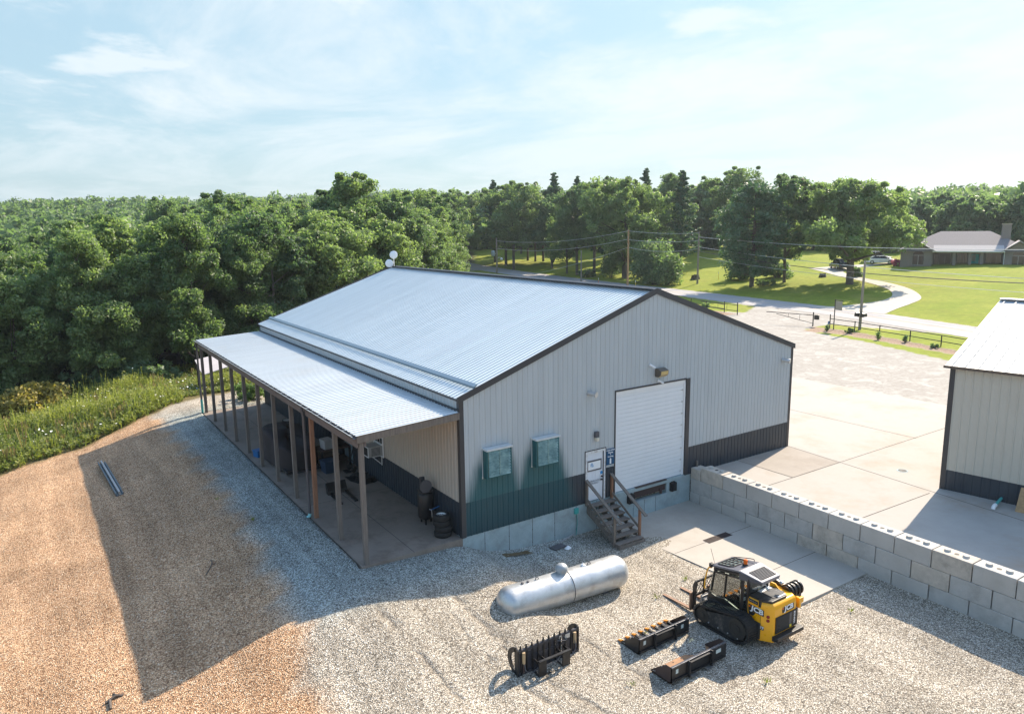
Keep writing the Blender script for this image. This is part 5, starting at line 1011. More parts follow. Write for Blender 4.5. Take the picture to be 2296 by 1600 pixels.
wire('upper power line from transformer pole to tan pole',(*P1,7.7),(*P2,9.8),1.0)
wire('middle power line from transformer pole to tan pole',(*P1,6.0),(*P2,8.4),1.1)
wire('lowest cable from roof edge up to the tan pole',(72.5,104,.4),(*P2,7.0),.5,.03)
wire('upper power line between tan pole and lawn pole',(*P2,9.8),(*P3,9.3),.25)
wire('lower power line between tan pole and lawn pole',(*P2,8.3),(*P3,8.0),.3)
wire('slack lowest power line between tan pole and lawn pole',(*P2,7.0),(*P3,6.6),.6)
E_=(74.0,-2.0)
wire('upper power line from lawn pole to the right frame edge across the house',(P3[0],P3[1],8.6),(E_[0],E_[1],8.2),.9,.034)
wire('second power line from lawn pole across the lower lawn',(P3[0],P3[1],6.9),(E_[0]-4,E_[1],5.0),.8,.032)
wire('thick dark cable sagging across the sunny lawn below the house',(*P3,6.2),(66,-3,5.2),1.2,.05,m_wired)
wire('thin wire just below the dark cable across the lawn',(P3[0],P3[1],5.2),(64,-3,4.2),.8,.022)
for k,(x,y) in enumerate(((75.6,71.2),(74.6,79.8),(91.2,66.5))):
    o=thing('marker_post',['thin yellow road marker post right of the tan pole','thin orange road marker post left of the tan pole','thin yellow guy guard on the lawn by the stump'][k],'marker',(x,y,tz(x,y))); mb=MB(); mb.tube([(0,0,0),(-.04,.03,1.4)],.035,6); mb.build('post',m_amber if k==1 else mat('marker_yellow',(.75,.5,.05),.5),o); mb=MB(); mb.tube([(-.03,.02,1.1),(-.04,.03,1.42)],.045,6); mb.build('cap',m_white,o)
def stump(label,x,y,r,h,seed):
    o=thing('tree_stump',label,'stump',(x,y,tz(x,y))); q=np.random.default_rng(seed); n=14; pr=[r*(1+.15*q.normal()) for _ in range(n)]; mb=MB(); vs=[]
    for z,s in ((-.1,1.25),(.12,1.1),(h*.6,.95),(h,.93)):
        for k in range(n): a=6.283*k/n; vs.append((pr[k]*s*math.cos(a),pr[k]*s*math.sin(a),z+(h*.18*q.normal() if z==h else 0)))
    mb.add(vs,[(i*n+k,i*n+(k+1)%n,(i+1)*n+(k+1)%n,(i+1)*n+k) for i in range(3) for k in range(n)]); mb.build('trunk',m_trunk,o); mb=MB(); mb.add(vs[-n:],[tuple(range(n))]); mb.build('cut_face',mat('cut_wood',(.12,.10,.08),.9,0,.3,6),o)
stump('dark tree stump on the lawn beside the lawn utility pole',90.6,71.3,.75,.75,1)
stump('dark tree stump on the lawn beside the driveway',99.2,51.24,.5,.55,2)
# ---------------- brick house ----------------
hx,hy=112.6,45.7; hz0=3.0; ang=math.atan2(-14.6,7.2)
hs_=thing('brick_house','low brick house with hip roof, chimney and porch on the rise beyond the lawn','house',(hx,hy,hz0),ang); hs_.scale=(1.06,1.06,1.06)
# local x runs along the front left to right, local -y faces the viewer, +y runs back
HL=17.4; HD=12.5; E=2.72; RG=5.7
# flip so that +y is away from the viewer
mb=MB(); G=4.4; G2=3.5
mb.box((0,0,-1.2),(G,HD,E)); mb.box((G,2.2,-1.2),(HL-G2,HD,E)); mb.box((HL-G2,0,-1.2),(HL,HD,E))
for a,b_ in ((0,G),(HL-G2,HL)): mb.prism([(a,E),(b_,E),((a+b_)/2,E+1.35)],'y',.0,.25)
mb.build('wall',m_brick,hs_)
mb=MB(); mb.box((G,.0,-1.2),(HL-G2,2.2,-.02)); mb.build('porch_floor',m_conc,hs_)
for x in (G+3.0,G+5.1-.0,G+6.6): mb=MB(); mb.box((x-.2,.05,-.02),(x+.2,.45,E-.12)); mb.build('porch_column',m_brick,hs_)
mb=MB(); mb.box((G,.02,E-.25),(HL-G2,.3,E)); mb.build('porch_beam',mat('beige_trim',(.42,.38,.32),.6,0,.05,2),hs_)
ov=.45
mb=MB(); a0,a1,b0,b1=-ov,HL+ov,-ov*0+.0-.35,HD+ov; zE=E+.02
mid=HD/2; r0,r1=5.3,HL-5.3
Rv=[(a0,b0,zE),(a1,b0,zE),(a1,b1,zE),(a0,b1,zE),(r0,mid,RG),(r1,mid,RG),(a0,b0,zE-.08),(a1,b0,zE-.08),(a1,b1,zE-.08),(a0,b1,zE-.08)]
mb.add(Rv,[(0,1,5,4),(1,2,5),(2,3,4,5),(3,0,4),(6,7,1,0),(7,8,2,1),(8,9,3,2),(9,6,0,3),(9,8,7,6)]); rf=mb.build('roof',m_shing,hs_)
for a,b_ in ((0,G),(HL-G2,HL)):
    mb=MB(); m2=(a+b_)/2; zt=E+1.62; zz=E+.02; w2=(b_-a)/2+.45; back=(zt-zE)/(RG-zE)*(mid-b0)+b0
    mb.add([(m2-w2,-.5,zz),(m2,-.5,zt),(m2+w2,-.5,zz),(m2-w2,.0,zz),(m2,back,zt),(m2+w2,0,zz),(m2-w2,-.5,zz-.12),(m2,-.5,zt-.12),(m2+w2,-.5,zz-.12),(m2-w2,0,zz-.12),(m2,back-.3,zt-.12),(m2+w2,0,zz-.12)],[(0,1,4,3),(1,2,5,4),(0,6,7,1),(1,7,8,2),(6,9,10,7),(7,10,11,8),(0,3,9,6),(2,8,11,5)])
    mb.build('gable_roof',m_snow,hs_)
mb=MB(); zb=lambda y: zE+(RG-zE)*(y-b0)/(mid-b0)+.03
mb.quad((G+.1,-.36,zb(-.36)),(HL-G2-.1,-.36,zb(-.36)),(HL-G2-.1,1.5,zb(1.5)),(G+.1,1.5,zb(1.5))); mb.build('porch_roof',m_snow,hs_)
mb=MB(); mb.box((G,-.44,E-.12),(HL-G2,-.36,E+.03)); [mb.tube([(x,-.40,E-.1),(x,-.05,E-.4),(x,-.05,-1.0)],.05,6) for x in (HL-G2-.05,HL+.05)]; mb.build('gutter',m_white,hs_)
mb=MB(); mb.box((HL-3.9,mid-2.6,E+.8),(HL-2.7,mid-1.8,RG+1.0)); ch=mb.build('chimney',m_brick,hs_); mb=MB(); mb.box((HL-4.0,mid-2.7,RG+1.0),(HL-2.6,mid-1.7,RG+1.12)); mb.build('chimney_cap',m_conc,ch)
def arched(cx_,w_,z0,z1,y=-.03):
    pts=[(cx_-w_/2,z0),(cx_+w_/2,z0),(cx_+w_/2,z1)]+[(cx_+w_/2*math.cos(a),z1+w_/2*math.sin(a)) for a in np.linspace(.2,math.pi-.2,8)]+[(cx_-w_/2,z1)]
    mb=MB(); mb.prism(pts,'y',y,y+.02); o=mb.build('window',m_winglass,hs_)
    mb=MB(); mb.box((cx_-w_/2-.06,y-.02,z1-.04),(cx_+w_/2+.06,y-.001,z1+.04)); mb.box((cx_-.04,y-.02,z0),(cx_+.04,y-.001,z1-.04)); mb.box((cx_-w_/2-.08,y-.03,z0-.08),(cx_+w_/2+.08,y-.001,z0)); mb.build('frame',m_grey,o)
arched(G/2+.3,1.5,.55,2.05); arched(HL-G2/2,1.5,.55,2.05)
for a,b_ in ((G+.2,G+2.6),(G+3.4,G+4.8),(HL-G2-2.2,HL-G2-.2)):
    mb=MB(); mb.box((a,2.16,.35),(b_,2.19,2.3)); o=mb.build('window',m_winglass,hs_); mb=MB(); [mb.box((x-.03,2.13,.35),(x+.03,2.159,2.3)) for x in np.linspace(a,b_,4)]; mb.build('frame',m_dgrey,o)
mb=MB(); mb.box((G+5.3,2.14,.0),(G+6.35,2.19,2.2)); do=mb.build('door',m_turq,hs_); mb=MB(); mb.box((G+5.4,2.10,1.15),(G+5.9,2.139,2.1)); mb.build('door_glass',m_grey,do)
for y in (2.5,6.5,9.5): mb=MB(); mb.box((HL+.0,y,.4),(HL+.03,y+1.0,2.1)); mb.build('window',m_winglass,hs_)
mb=MB(); mb.box((HL-G2-.0,-.06,-1.2),(HL+.02,-.001,-.35)); mb.build('foundation',m_conc,hs_)
# ---------------- cars ----------------
def car(label,loc,rz,kind,paint):
    t=thing('parked_car',label,'car',loc,rz)
    l,wd,hh=(4.75,1.8,1.45) if kind=='sedan' else (4.9,1.95,1.78)
    prof=[(-l/2,.45),(-l/2+.05,.85),(-l/2+.5,.98),(-l/2+1.0,1.0),(l/2-1.4,.98),(l/2-.5,.86),(l/2-.05,.70),(l/2,.42),(l/2-.1,.28),(-l/2+.1,.28)]
    mb=MB(); mb.prism(prof,'x',-wd/2,wd/2); mb.build('body',paint,t,bevel=.06)
    if kind=='sedan': cab=[(-l/2+.55,.96),(-l/2+1.35,1.40),(-l/2+1.9,hh),(.45,hh-.02),(1.25,.97)]
    else: cab=[(-l/2+.10,.96),(-l/2+.35,hh-.08),(-l/2+.8,hh),(.4,hh-.02),(1.15,.97)]
    mb=MB(); c_=[(y,z) for y,z in cab]; n=len(c_); vs=[(-wd/2+(.05 if z<1.1 else .20),y,z) for y,z in c_]+[(wd/2-(.05 if z<1.1 else .20),y,z) for y,z in c_]
    mb.add(vs,[tuple(range(n-1,-1,-1)),tuple(range(n,2*n))]+[(i,(i+1)%n,n+(i+1)%n,n+i) for i in range(n)]); mb.build('window',m_winglass,t,bevel=.03)
    mb=MB(); mb.box((-wd/2+.2,cab[1][0] if kind!='sedan' else cab[2][0]-.3,hh-.04),(wd/2-.2,.42,hh+.02)); [mb.bar((s*(wd/2-.13),y,.97),(s*(wd/2-.21),y+.05,hh-.02),.07,.07) for s in (-1,1) for y in (-.25,)]; mb.build('car_roof',paint,t,bevel=.02)
    for s in (-1,1):
        for y in (-l*.29,l*.30):
            mb=MB(); mb.lathe([(0,-.1),(.30,-.1),(.335,-.06),(.335,.06),(.30,.1),(0,.1)],(s*(wd/2-.08),y,.335),(1,0,0),20); wh=mb.build('wheel',m_rubber,t); mb=MB(); mb.lathe([(0,0),(.21,0),(.2,.015),(.06,.03),(0,.03)],(s*(wd/2+.02),y,.335),(s,0,0),16); mb.build('rim',m_galv,wh)
        mb=MB(); mb.box((s*.62-.2,l/2-.09,.62),(s*.62+.2,l/2-.01,.75)); mb.build('headlight',m_grey,t); mb=MB(); mb.box((s*.68-.17,-l/2-.01,.68),(s*.68+.17,-l/2+.1,.86)); mb.build('tail_lamp',m_red,t)
        mb=MB(); mb.box((s*(wd/2+.08)-.09,.95,.95),(s*(wd/2+.08)+.09,1.1,1.1)); mb.build('mirror',paint,t)
def onz(x,y): return tz(x,y)+.05
car('white sedan parked in front of the white suv by the house',(115.6,50.7,onz(115.6,50.7)),R(205),'sedan',m_carw)
car('white suv parked behind the white sedan by the house',(118.9,53.4,onz(118.9,53.4)),R(205),'suv',m_carw)
car('dark suv parked at the top of the curved driveway',(108.6,54.3,onz(108.6,54.3)),R(322),'suv',m_card)
# ---------------- vegetation ----------------
def leaf_cloud(cent,rad,npc,size,flat=.75,seed=0,up=.35,droop=0):
    q=np.random.default_rng(seed); cent=np.asarray(cent); k=len(cent); rad=np.broadcast_to(rad,(k,))
    d=q.normal(size=(k,npc,3)); d/=np.linalg.norm(d,axis=2,keepdims=True)
    rr=q.random((k,npc,1))**.45; P=cent[:,None,:]+d*rr*rad[:,None,None]*np.array([1,1,flat]); P[...,2]-=droop*rr[...,0]**2
    P=P.reshape(-1,3); n=len(P)
    nr=d.reshape(-1,3)*.6+q.normal(size=(n,3))*.75; nr[:,2]+=up; nr/=np.linalg.norm(nr,axis=1,keepdims=True)
    a=np.cross(nr,q.normal(size=(n,3))); a/=np.linalg.norm(a,axis=1,keepdims=True); b_=np.cross(nr,a)
    s=size*(.6+.8*q.random((n,1))); l=s*.62; w_=s*.36
    V=np.stack([P-a*l,P+b_*w_-nr*s*.08,P+a*l*1.05,P-b_*w_-nr*s*.08],1).reshape(-1,3); F=np.arange(4*n).reshape(-1,4)
    ct=q.random(k); tint=np.clip(np.repeat(ct,npc)*.55+q.random(n)*.45,0,1)
    return V,F,tint
def needle_cloud(cent,rad,npc,size,seed=0,flat=.5):
    return leaf_cloud(cent,rad,npc,size,flat,seed,.6)
def limbs(mb,cent,base,trunk_h,r0,q,k=18,rl=.05):
    idx=q.choice(len(cent),min(k,len(cent)),replace=False)
    for i in idx:
        c_=Vector(cent[i]); z=max(base,min(trunk_h,c_.z-abs(q.normal())*1.5-(math.hypot(c_.x,c_.y))*.45)); p=Vector((0,0,z)); m_=p.lerp(c_,.5)+Vector((q.normal()*.25,q.normal()*.25,-.2+q.normal()*.2)); f=max(.25,1-z/max(trunk_h,.1))
        mb.tube([p,p.lerp(m_,.5),m_,c_],[rl*2.0*f+.03,rl*1.5*f+.02,rl*f+.015,.012],6)
def proto_tree(seed,Hh,Rc,z0,ncl,npc,size,clr,shape='dome',r0=.22,leaf=m_leaf,bark=m_trunk,nl=18,flat=.72):
    q=np.random.default_rng(seed); cs=[]
    nb=max(9,ncl//8)
    for k_ in range(nb):
        u=((k_+q.random())/nb)**.9; z=z0+(Hh-z0)*u*.96; a=k_*2.4+q.normal()*.5
        if shape=='dome': pr=math.sin(math.pi*min(1,.14+u*.78))**.7
        elif shape=='wall': pr=(1-u**2.6)**.65*(.86+.2*math.sin(u*7+seed))
        else: pr=math.sin(math.pi*min(1,.27+u*.68))**.6
        R_=Rc*pr*(.62+.42*q.random()) if q.random()<.8 else Rc*pr*.3
        c0=np.array((R_*math.cos(a),R_*math.sin(a),z)); sp=Rc*(.17+.09*q.random())
        for _ in range(ncl//nb): cs.append(c0+q.normal(size=3)*np.array([sp,sp,sp*.55]))
    for _ in range(3): cs.append(np.array((q.normal()*.5,q.normal()*.5,Hh*(.9+.06*q.random()))))
    ncl=len(cs)
    big=np.array(cs); ctr=np.array((0,0,(z0+Hh)*.5)); k_=q.choice(ncl,ncl//2,replace=True); d=big[k_]-ctr; d/=np.linalg.norm(d,axis=1,keepdims=True)+1e-6
    spr=big[k_]+d*(clr*(.30+.55*q.random((len(k_),1))))+q.normal(size=(len(k_),3))*clr*.35; cs=list(big)+list(spr)
    cs=np.array(cs); rad=np.concatenate([clr*(.65+.7*q.random(ncl)),clr*(.30+.25*q.random(len(cs)-ncl))])
    V,F,t_=leaf_cloud(cs,rad,npc,size,flat,seed+50)
    mb=MB(); th=Hh*.86; mb.tube([(0,0,-.4),(0,0,.15),(.05*q.normal(),.05*q.normal(),z0),(.2*q.normal(),.2*q.normal(),th*.7),(.3*q.normal(),.3*q.normal(),th)],[r0*1.6,r0*1.1,r0*.9,r0*.45,.03],10); limbs(mb,cs,z0*.7,th,r0,q,nl,r0*.28)
    return (V,F,t_,leaf,mb,bark)
def make(name,label,cat,P,group=None):
    V,F,t_,leaf,mb,bark=P; o=thing(name,label,cat,(0,0,0),0,group); mb.build('trunk',bark,o,smooth=True); fastmesh('crown',V,F,leaf,o,{'tint':('FACE',t_)}); return o
q=np.random.default_rng(11)
# --- prototypes of the dense woods
wl1='leafy broadleaf tree in the front row of the dense woods behind the weedy bank'
wl2='broadleaf tree inside the dense woods, only its crown top showing over the front row'
gw1='front row of the woods'; gw2='trees inside the woods'
woods=[make('oak_tree',wl1,'tree',proto_tree(21+i,[14.5,16,13,15.2][i],[4.3,4.0,4.4,3.6][i],[1.6,2.5,1.2,2.0][i],[170,165,150,150][i],205,.245,[1.05,1.0,1.1,.95][i],'wall',.20,[m_leaf,m_leafd,m_leaf,m_leaf][i],m_trunkg if i==1 else m_trunk),gw1) for i in range(4)]
free=[list(woods)]; used=set()
def place(protos,x,y,s,label,group,rz=None,sz=None):
    p=protos[int(q.integers(len(protos)))]; rz=q.random()*6.28 if rz is None else rz; sc_=(s,s,s*(sz or (.92+.16*q.random()))); loc=(x,y,tz(x,y)-.1)
    if id(p) not in used:
        used.add(id(p)); p.location=loc; p.rotation_euler=(0,0,rz); p.scale=sc_; p['label']=label; p['group']=group; return p
    return dup(p,loc,rz,label,sc_,group)
# the woods' near edge, then rows behind it
edge=[(-44,38),(-36,41),(-29,42),(-23,44),(-17.5,46),(-12.5,47),(-8.2,46.2),(-4.2,47),(.3,47),(5,49),(9,51),(13,53),(18,55),(22.5,57),(27,60),(31,64),(35,69),(38.5,75),(42.5,81),(47,88),(51,95),(55,102),(59.5,109),(63,116)]
ex=[e[0] for e in edge]; ey=[e[1] for e in edge]
for (x,y) in edge: place(woods,x+q.normal()*.5,y+q.normal()*.5,(.9+.2*q.random())*(.84 if x<8 else .95),wl1,gw1)
cnt=0
for row in range(1,16):
    st_=5.0+row*.30
    for x in np.arange(-70-row*5,64+row*1.2,st_):
        xx=x+q.normal()*1.1; yy=float(np.interp(xx,ex,ey))+row*5.0+q.normal()*1.2
        # stay inside the view wedge, left of the lawn
        az=math.degrees(math.atan2(xx+11.9,yy+21))
        if az<-6 or az>32.2+ (1.0 if row<3 else 0): continue
        if math.hypot(xx+11.9,yy+21)>172: continue
        cnt+=1
        if cnt>215: break
        place(woods,xx,yy,(.86+.28*q.random())*(.80 if xx<8 else .92),wl2 if row>1 else wl1,gw2 if row>1 else gw1)
# taller crowns breaking the skyline over the middle of the roof
for (x,y,s) in ((20.5,62,1.16),(25,66,1.14),(22.5,64.5,1.18),(29,72,1.10),(33.5,76,1.10)): place(woods,x,y,s,'taller broadleaf tree rising above the woods behind the far roof peak','tall trees behind the far roof peak')
# --- lawn trees
lawnP=[make('lawn_tree','x','tree',proto_tree(41+i,[18,18.5][i],[5.2,4.6][i],[5.6,6.6][i],[120,112][i],175,.37,[1.35,1.25][i],'dome',.30,[m_leaf,m_leafd][i],m_trunk)) for i in range(2)]
LT=[(86.4,124.8,1.06,'grey-trunked lawn tree nearest the transformer pole'),(98.2,135.7,.92,'lawn tree with bare trunk behind the grey-trunked tree'),(98.0,132.0,.86,'slim lawn tree just right of a bare-trunked one at the lawn back'),(99.2,130.2,.90,'lawn tree at the back of the lawn, third trunk right of the transformer pole'),(89.6,133,1.10,'broad lawn tree directly behind the transformer pole'),(99,125.7,.82,'small lawn tree in the gap between the middle trunks'),(87.4,105.4,.74,'low lawn tree with dark trunk by the road above the short thin pole'),(87.0,101.4,.98,'dark lawn tree just right of the short thin pole'),(89.1,98.2,1.0,'thick double-trunked lawn tree behind the leaning sapling'),(101.7,105.9,.9,'lawn tree further back between thick trunks'),(112,118,1.0,'tall lawn tree far back, left of the tan pole'),(118,104,1.0,'tall lawn tree far back, right of the tan pole'),(106,150,1.0,'tall tree where the lawn ends behind the transformer pole'),(124,92,1.05,'tall tree filling the far gap left of the dark pine'),(80,140,.95,'tree at the roadside left of the transformer pole'),(92,117,.9,'lawn tree behind the lines left of the short pole')]
for i,(x,y,s,l) in enumerate(LT): place(lawnP,x,y,s,l,'trees on the lawn across the road')
oak=make('oak_tree','massive spreading oak arching over the sunny lawn beside the tan utility pole','tree',proto_tree(61,18.2,7.4,4.5,210,175,.40,1.5,'dome',.55,m_leaf,m_trunk,26)); oak.location=(87.65,87.1,tz(87.65,87.1)-.1)
oakr=make('oak_tree','big spreading oak beside the curved driveway, left of the house','tree',proto_tree(67,15.3,7.3,5.2,230,175,.37,1.35,'spread',.50,m_leaf,m_trunk,28)); oakr.location=(93.2,42.8,tz(93.2,42.8)-.1)
o12=make('lawn_tree','thin-topped tall tree between the dark pine and the spreading oak','tree',proto_tree(71,17.2,4.2,4.8,120,110,.38,1.2,'dome',.24,m_leafd,m_trunk,26)); o12.location=(92.1,53.6,tz(92.1,53.6)-.1)
def proto_pine(seed,Hh,Rc,z0,nw,leaf,r0=.35):
    q=np.random.default_rng(seed); cs=[];rd=[]; mb=MB(); mb.tube([(0,0,-.4),(0,0,.2),(.1,0,Hh*.5),(.15,.1,Hh*.93)],[r0*1.4,r0,r0*.65,.05],10)
    for k in range(nw):
        u=k/nw; z=z0+(Hh-z0)*u; a0=q.random()*6.28; R_=Rc*math.sin(math.pi*(.22+.70*u))**.8*(.72+.5*q.random())
        for j in range(q.integers(3,6)):
            a=a0+j*1.4+q.normal()*.3; L_=R_*(.75+.4*q.random()); 
            for f in np.linspace(.35,1,5): cs.append((L_*f*math.cos(a)+q.normal()*.2,L_*f*math.sin(a)+q.normal()*.2,z+.12*L_*f+q.normal()*.15)); rd.append((.55+.55*f)*(.8+.4*q.random()))
            mb.tube([(0,0,z-.2),(L_*.5*math.cos(a),L_*.5*math.sin(a),z-.05),(L_*math.cos(a),L_*math.sin(a),z+.12*L_)],[r0*.28*(1-u*.7),r0*.18*(1-u*.7),.015],6)
    V,F,t_=needle_cloud(np.array(cs),np.array(rd),46,.34,seed+9,.62); return (V,F,t_,leaf,mb,m_trunk)
pine=make('pine_tree','big dark pine at the near edge of the lawn, right of the lawn pole','tree',proto_pine(81,16.4,5.3,2.2,28,m_needle,.38)); pine.location=(86.4,55.6,tz(86.4,55.6)-.1)
def proto_fir(seed,Hh,Rc,z0):
    q=np.random.default_rng(seed); cs=[];rd=[]; mb=MB(); mb.tube([(0,0,-.4),(0,0,Hh*.5),(0,0,Hh)],[.26,.17,.02],8)
    for z in np.arange(z0,Hh-.2,.62):
        R_=Rc*(1-(z-z0)/(Hh-z0))**.8*(.8+.35*q.random())+.25; a0=q.random()*6.28
        for j in range(5):
            a=a0+j*1.26+q.normal()*.3; L_=R_*(.45+.8*q.random()); zz=z+q.normal()*.22
            for f in np.linspace(.3,1,4): cs.append((L_*f*math.cos(a),L_*f*math.sin(a),zz+.42*L_*f)); rd.append(.26+.22*(1-f)+.08*L_)
            mb.tube([(0,0,zz),(L_*math.cos(a),L_*math.sin(a),zz+.42*L_)],[.05,.012],5)
    V,F,t_=needle_cloud(np.array(cs),np.array(rd),26,.34,seed+9,.45); return (V,F,t_,m_needle,mb,m_trunk)
firP=[make('conifer_tree','x','tree',proto_fir(91,21,4.2,3)),make('conifer_tree','x','tree',proto_fir(93,20,3.6,3))]
for x,y,s,l in ((92,142,1.09,'conifer spire furthest left over the lawn trees'),(101,128,1.03,'conifer spire second from left over the lawn trees'),(104,122.5,1.02,'thin conifer spire right of a fuller one over the lawn trees'),(97,104,.94,'low conifer tip just left of the tallest spire'),(104,98.5,1.0,'tallest conifer spire rising behind the middle lawn trees'),(98,82,.96,'small conifer tip above the crown of the massive oak')): place(firP,x,y,s,l,'conifers behind the lawn trees')
# --- the wood beyond house and lawn: individual crowns along its edge
backP=[make('woodland_tree','x','tree',proto_tree(51+i,[12.5,13.5][i],[4.8,4.4][i],1.2,110,90,.62,1.45,'wall',.22,m_leafd,m_trunk,8)) for i in range(2)]
lb1='dark broadleaf tree in the wood line behind the brick house'; lb2='hazy broadleaf tree in the wood line behind the lawn trees'
for i in range(22):
    u=i/21; x=152-10*u+q.normal()*2; y=20+64*u+q.normal()*2; place(backP,x,y,.66+.16*q.random(),lb1,'wood line behind the house')
for i in range(14):
    u=i/13; x=158-8*u+q.normal()*2; y=14+70*u+q.normal()*2; place(backP,x+7,y,.74+.16*q.random(),lb1,'wood line behind the house')
for i in range(26):
    u=i/25; x=142-30*u+q.normal()*3; y=86+100*u+q.normal()*3; place(backP,x,y,1.0+.25*q.random(),lb2,'wood line behind the lawn')
for (x,y,s) in ((139,17,.74),(143,10,.86),(136,30,.62),(147,4,.95),(150,-2,1.0)): place(backP,x,y,s,lb1,'wood line behind the house')
# --- far wooded hills: a mass nobody could count
cs=[]
for r_ in np.arange(172,520,6.5):
    for az in np.arange(-7,74,360/(2*math.pi*r_)*6.3):
        a=R(az+q.normal()*.3); rr=r_+q.normal()*2; x,y=-11.9+rr*math.sin(a),-21+rr*math.cos(a)
        if az>32 and (x<165 and y<190): continue
        if az>50 and rr<190: continue
        cs.append((x,y,tz(x,y)+9.0+q.normal()*1.3))
cs=np.array(cs)
sub=[];rd=[]
for d in ((0,0,.8),(2.0,.6,-.6),(-1.7,1.3,-.4),(.3,-2.1,-.9),(-.8,-1.2,-.2)): sub.append(cs+np.array(d)*1.0+q.normal(size=cs.shape)*.5); rd.append(np.full(len(cs),2.0)*(.7+.5*q.random(len(cs))))
V,F,t_=leaf_cloud(np.concatenate(sub),np.concatenate(rd),26,1.15,.8,5); print('far',len(F))
fw=fastmesh('far_woods',V,F,m_leafd,None,{'tint':('FACE',t_)}); fw['kind']='stuff'
# --- bushes
def proto_bush(seed,rx,h,leaf,ncl=34,npc=70,size=.22):
    q=np.random.default_rng(seed); cs=np.array([(rx*math.sqrt(q.random())*math.cos(a),rx*math.sqrt(q.random())*math.sin(a),h*(.15+.75*q.random())) for a in q.random(ncl)*6.28]); V,F,t_=leaf_cloud(cs,h*.25*(.7+.6*q.random(ncl)),npc,size,.8,seed); mb=MB()
    for i in range(0,ncl,2): mb.tube([(cs[i][0]*.15,cs[i][1]*.15,-.1),Vector(cs[i])*.6,cs[i]],[.04,.025,.01],5)
    return (V,F,t_,leaf,mb,m_trunk)
def bush(label,x,y,rx,h,leaf,seed,n=34,npc=70,size=.22,name='bush'):
    o=make(name,label,'bush',proto_bush(seed,rx,h,leaf,n,npc,size)); o.location=(x,y,tz(x,y)); return o
bush('tall leafy thicket at the roadside right of the tan pole',84.5,77.0,2.8,7.5,m_leafd,101,60,90,.42,'thicket')
bush('lighter green thicket at the roadside nearer the sunny lawn',83.6,71.6,2.2,5.6,m_leaf,102,50,90,.40,'thicket')
bush('low bush joining the two roadside thickets',82.8,74.2,1.9,2.6,m_leaf,103,36,70,.35)
bush('pale leaning sapling by the road near the double trunk',86.7,90.2,1.6,4.6,m_leaf,104,26,60,.38,'sapling')
bush('dark round bush beside the big oak and the driveway',100.9,46.5,.95,1.5,m_leafd,105,26,60,.25)
bush('leafy bush on the lawn behind the pine and slim tree',96.4,58.0,2.4,2.6,m_leaf,106,40,70,.35)
bush('bush under the pine at the edge of the lawn',92.8,62.8,2.3,4.2,m_leafd,107,40,80,.36)
bush('low grey-green bush at the foot of the pine',88.6,54.6,1.5,1.0,m_leafd,108,26,50,.28)
bush('low roadside bush in the shade under the short thin pole',85.5,96.5,2.0,1.6,m_leafd,109,30,60,.33)
bush('pink flowering bush by the house corner and the cars',114.0,46.9,.8,1.2,leafmat('pink_leaf',(.30,.05,.14),(.6,.15,.3)),110,20,50,.22)
for k,(x,y) in enumerate(((54.9,21.6),(53.7,13.1),(53.3,15.4))):
    bush(['slim dark upright shrub in the mulch by the sign post','slim dark upright shrub in the mulch halfway along the fence','sparse light shrub in the mulch between fence posts'][k],x,y,.14,.75,m_leafd if k<2 else m_leaf,120+k,12,40,.09,'shrub')
bush('spiky round shrub in the mulch behind the blank sign',55.2,19.4,.36,.5,m_leaf,125,14,40,.12,'shrub')
bush('low dark shrub at the far right of the mulch bed',52.5,10.0,.4,.4,m_leafd,126,14,40,.12,'shrub')
bush('shrub in the mulch beside the folded gate leaf',60.2,42.1,.45,.9,m_leafd,127,18,40,.14,'shrub')
bush('yellow-leaved shrub at the dark foot of the woods',-12.3,41.6,1.9,2.5,m_leafy,128,44,70,.22)
bush('dark green weedy shrub at the rear corner of the building',-.6,26.6,.9,1.2,m_leaf,129,26,60,.16)
bush('green shrub at the woods edge above the lean-to corner',3.5,42.0,2.0,2.2,m_leaf,130,36,70,.24)
for k,(x,y,h) in enumerate(((-20,43.3,2.6),(-15.5,44.8,2.2),(-8,45.2,2.0),(-4.2,43.5,1.8),(8,47.5,2.6),(12,50,2.8))):
    bush(['dark undergrowth bush at the woods foot beyond the left weeds','dark undergrowth bush left of the yellow shrub','undergrowth bush right of the yellow shrub','undergrowth bush before the paired pale trunks','undergrowth bush behind the pale canopy','undergrowth bush behind the far building corner'][k],x,y,2.2,h,m_leafd,140+k,36,70,.26)
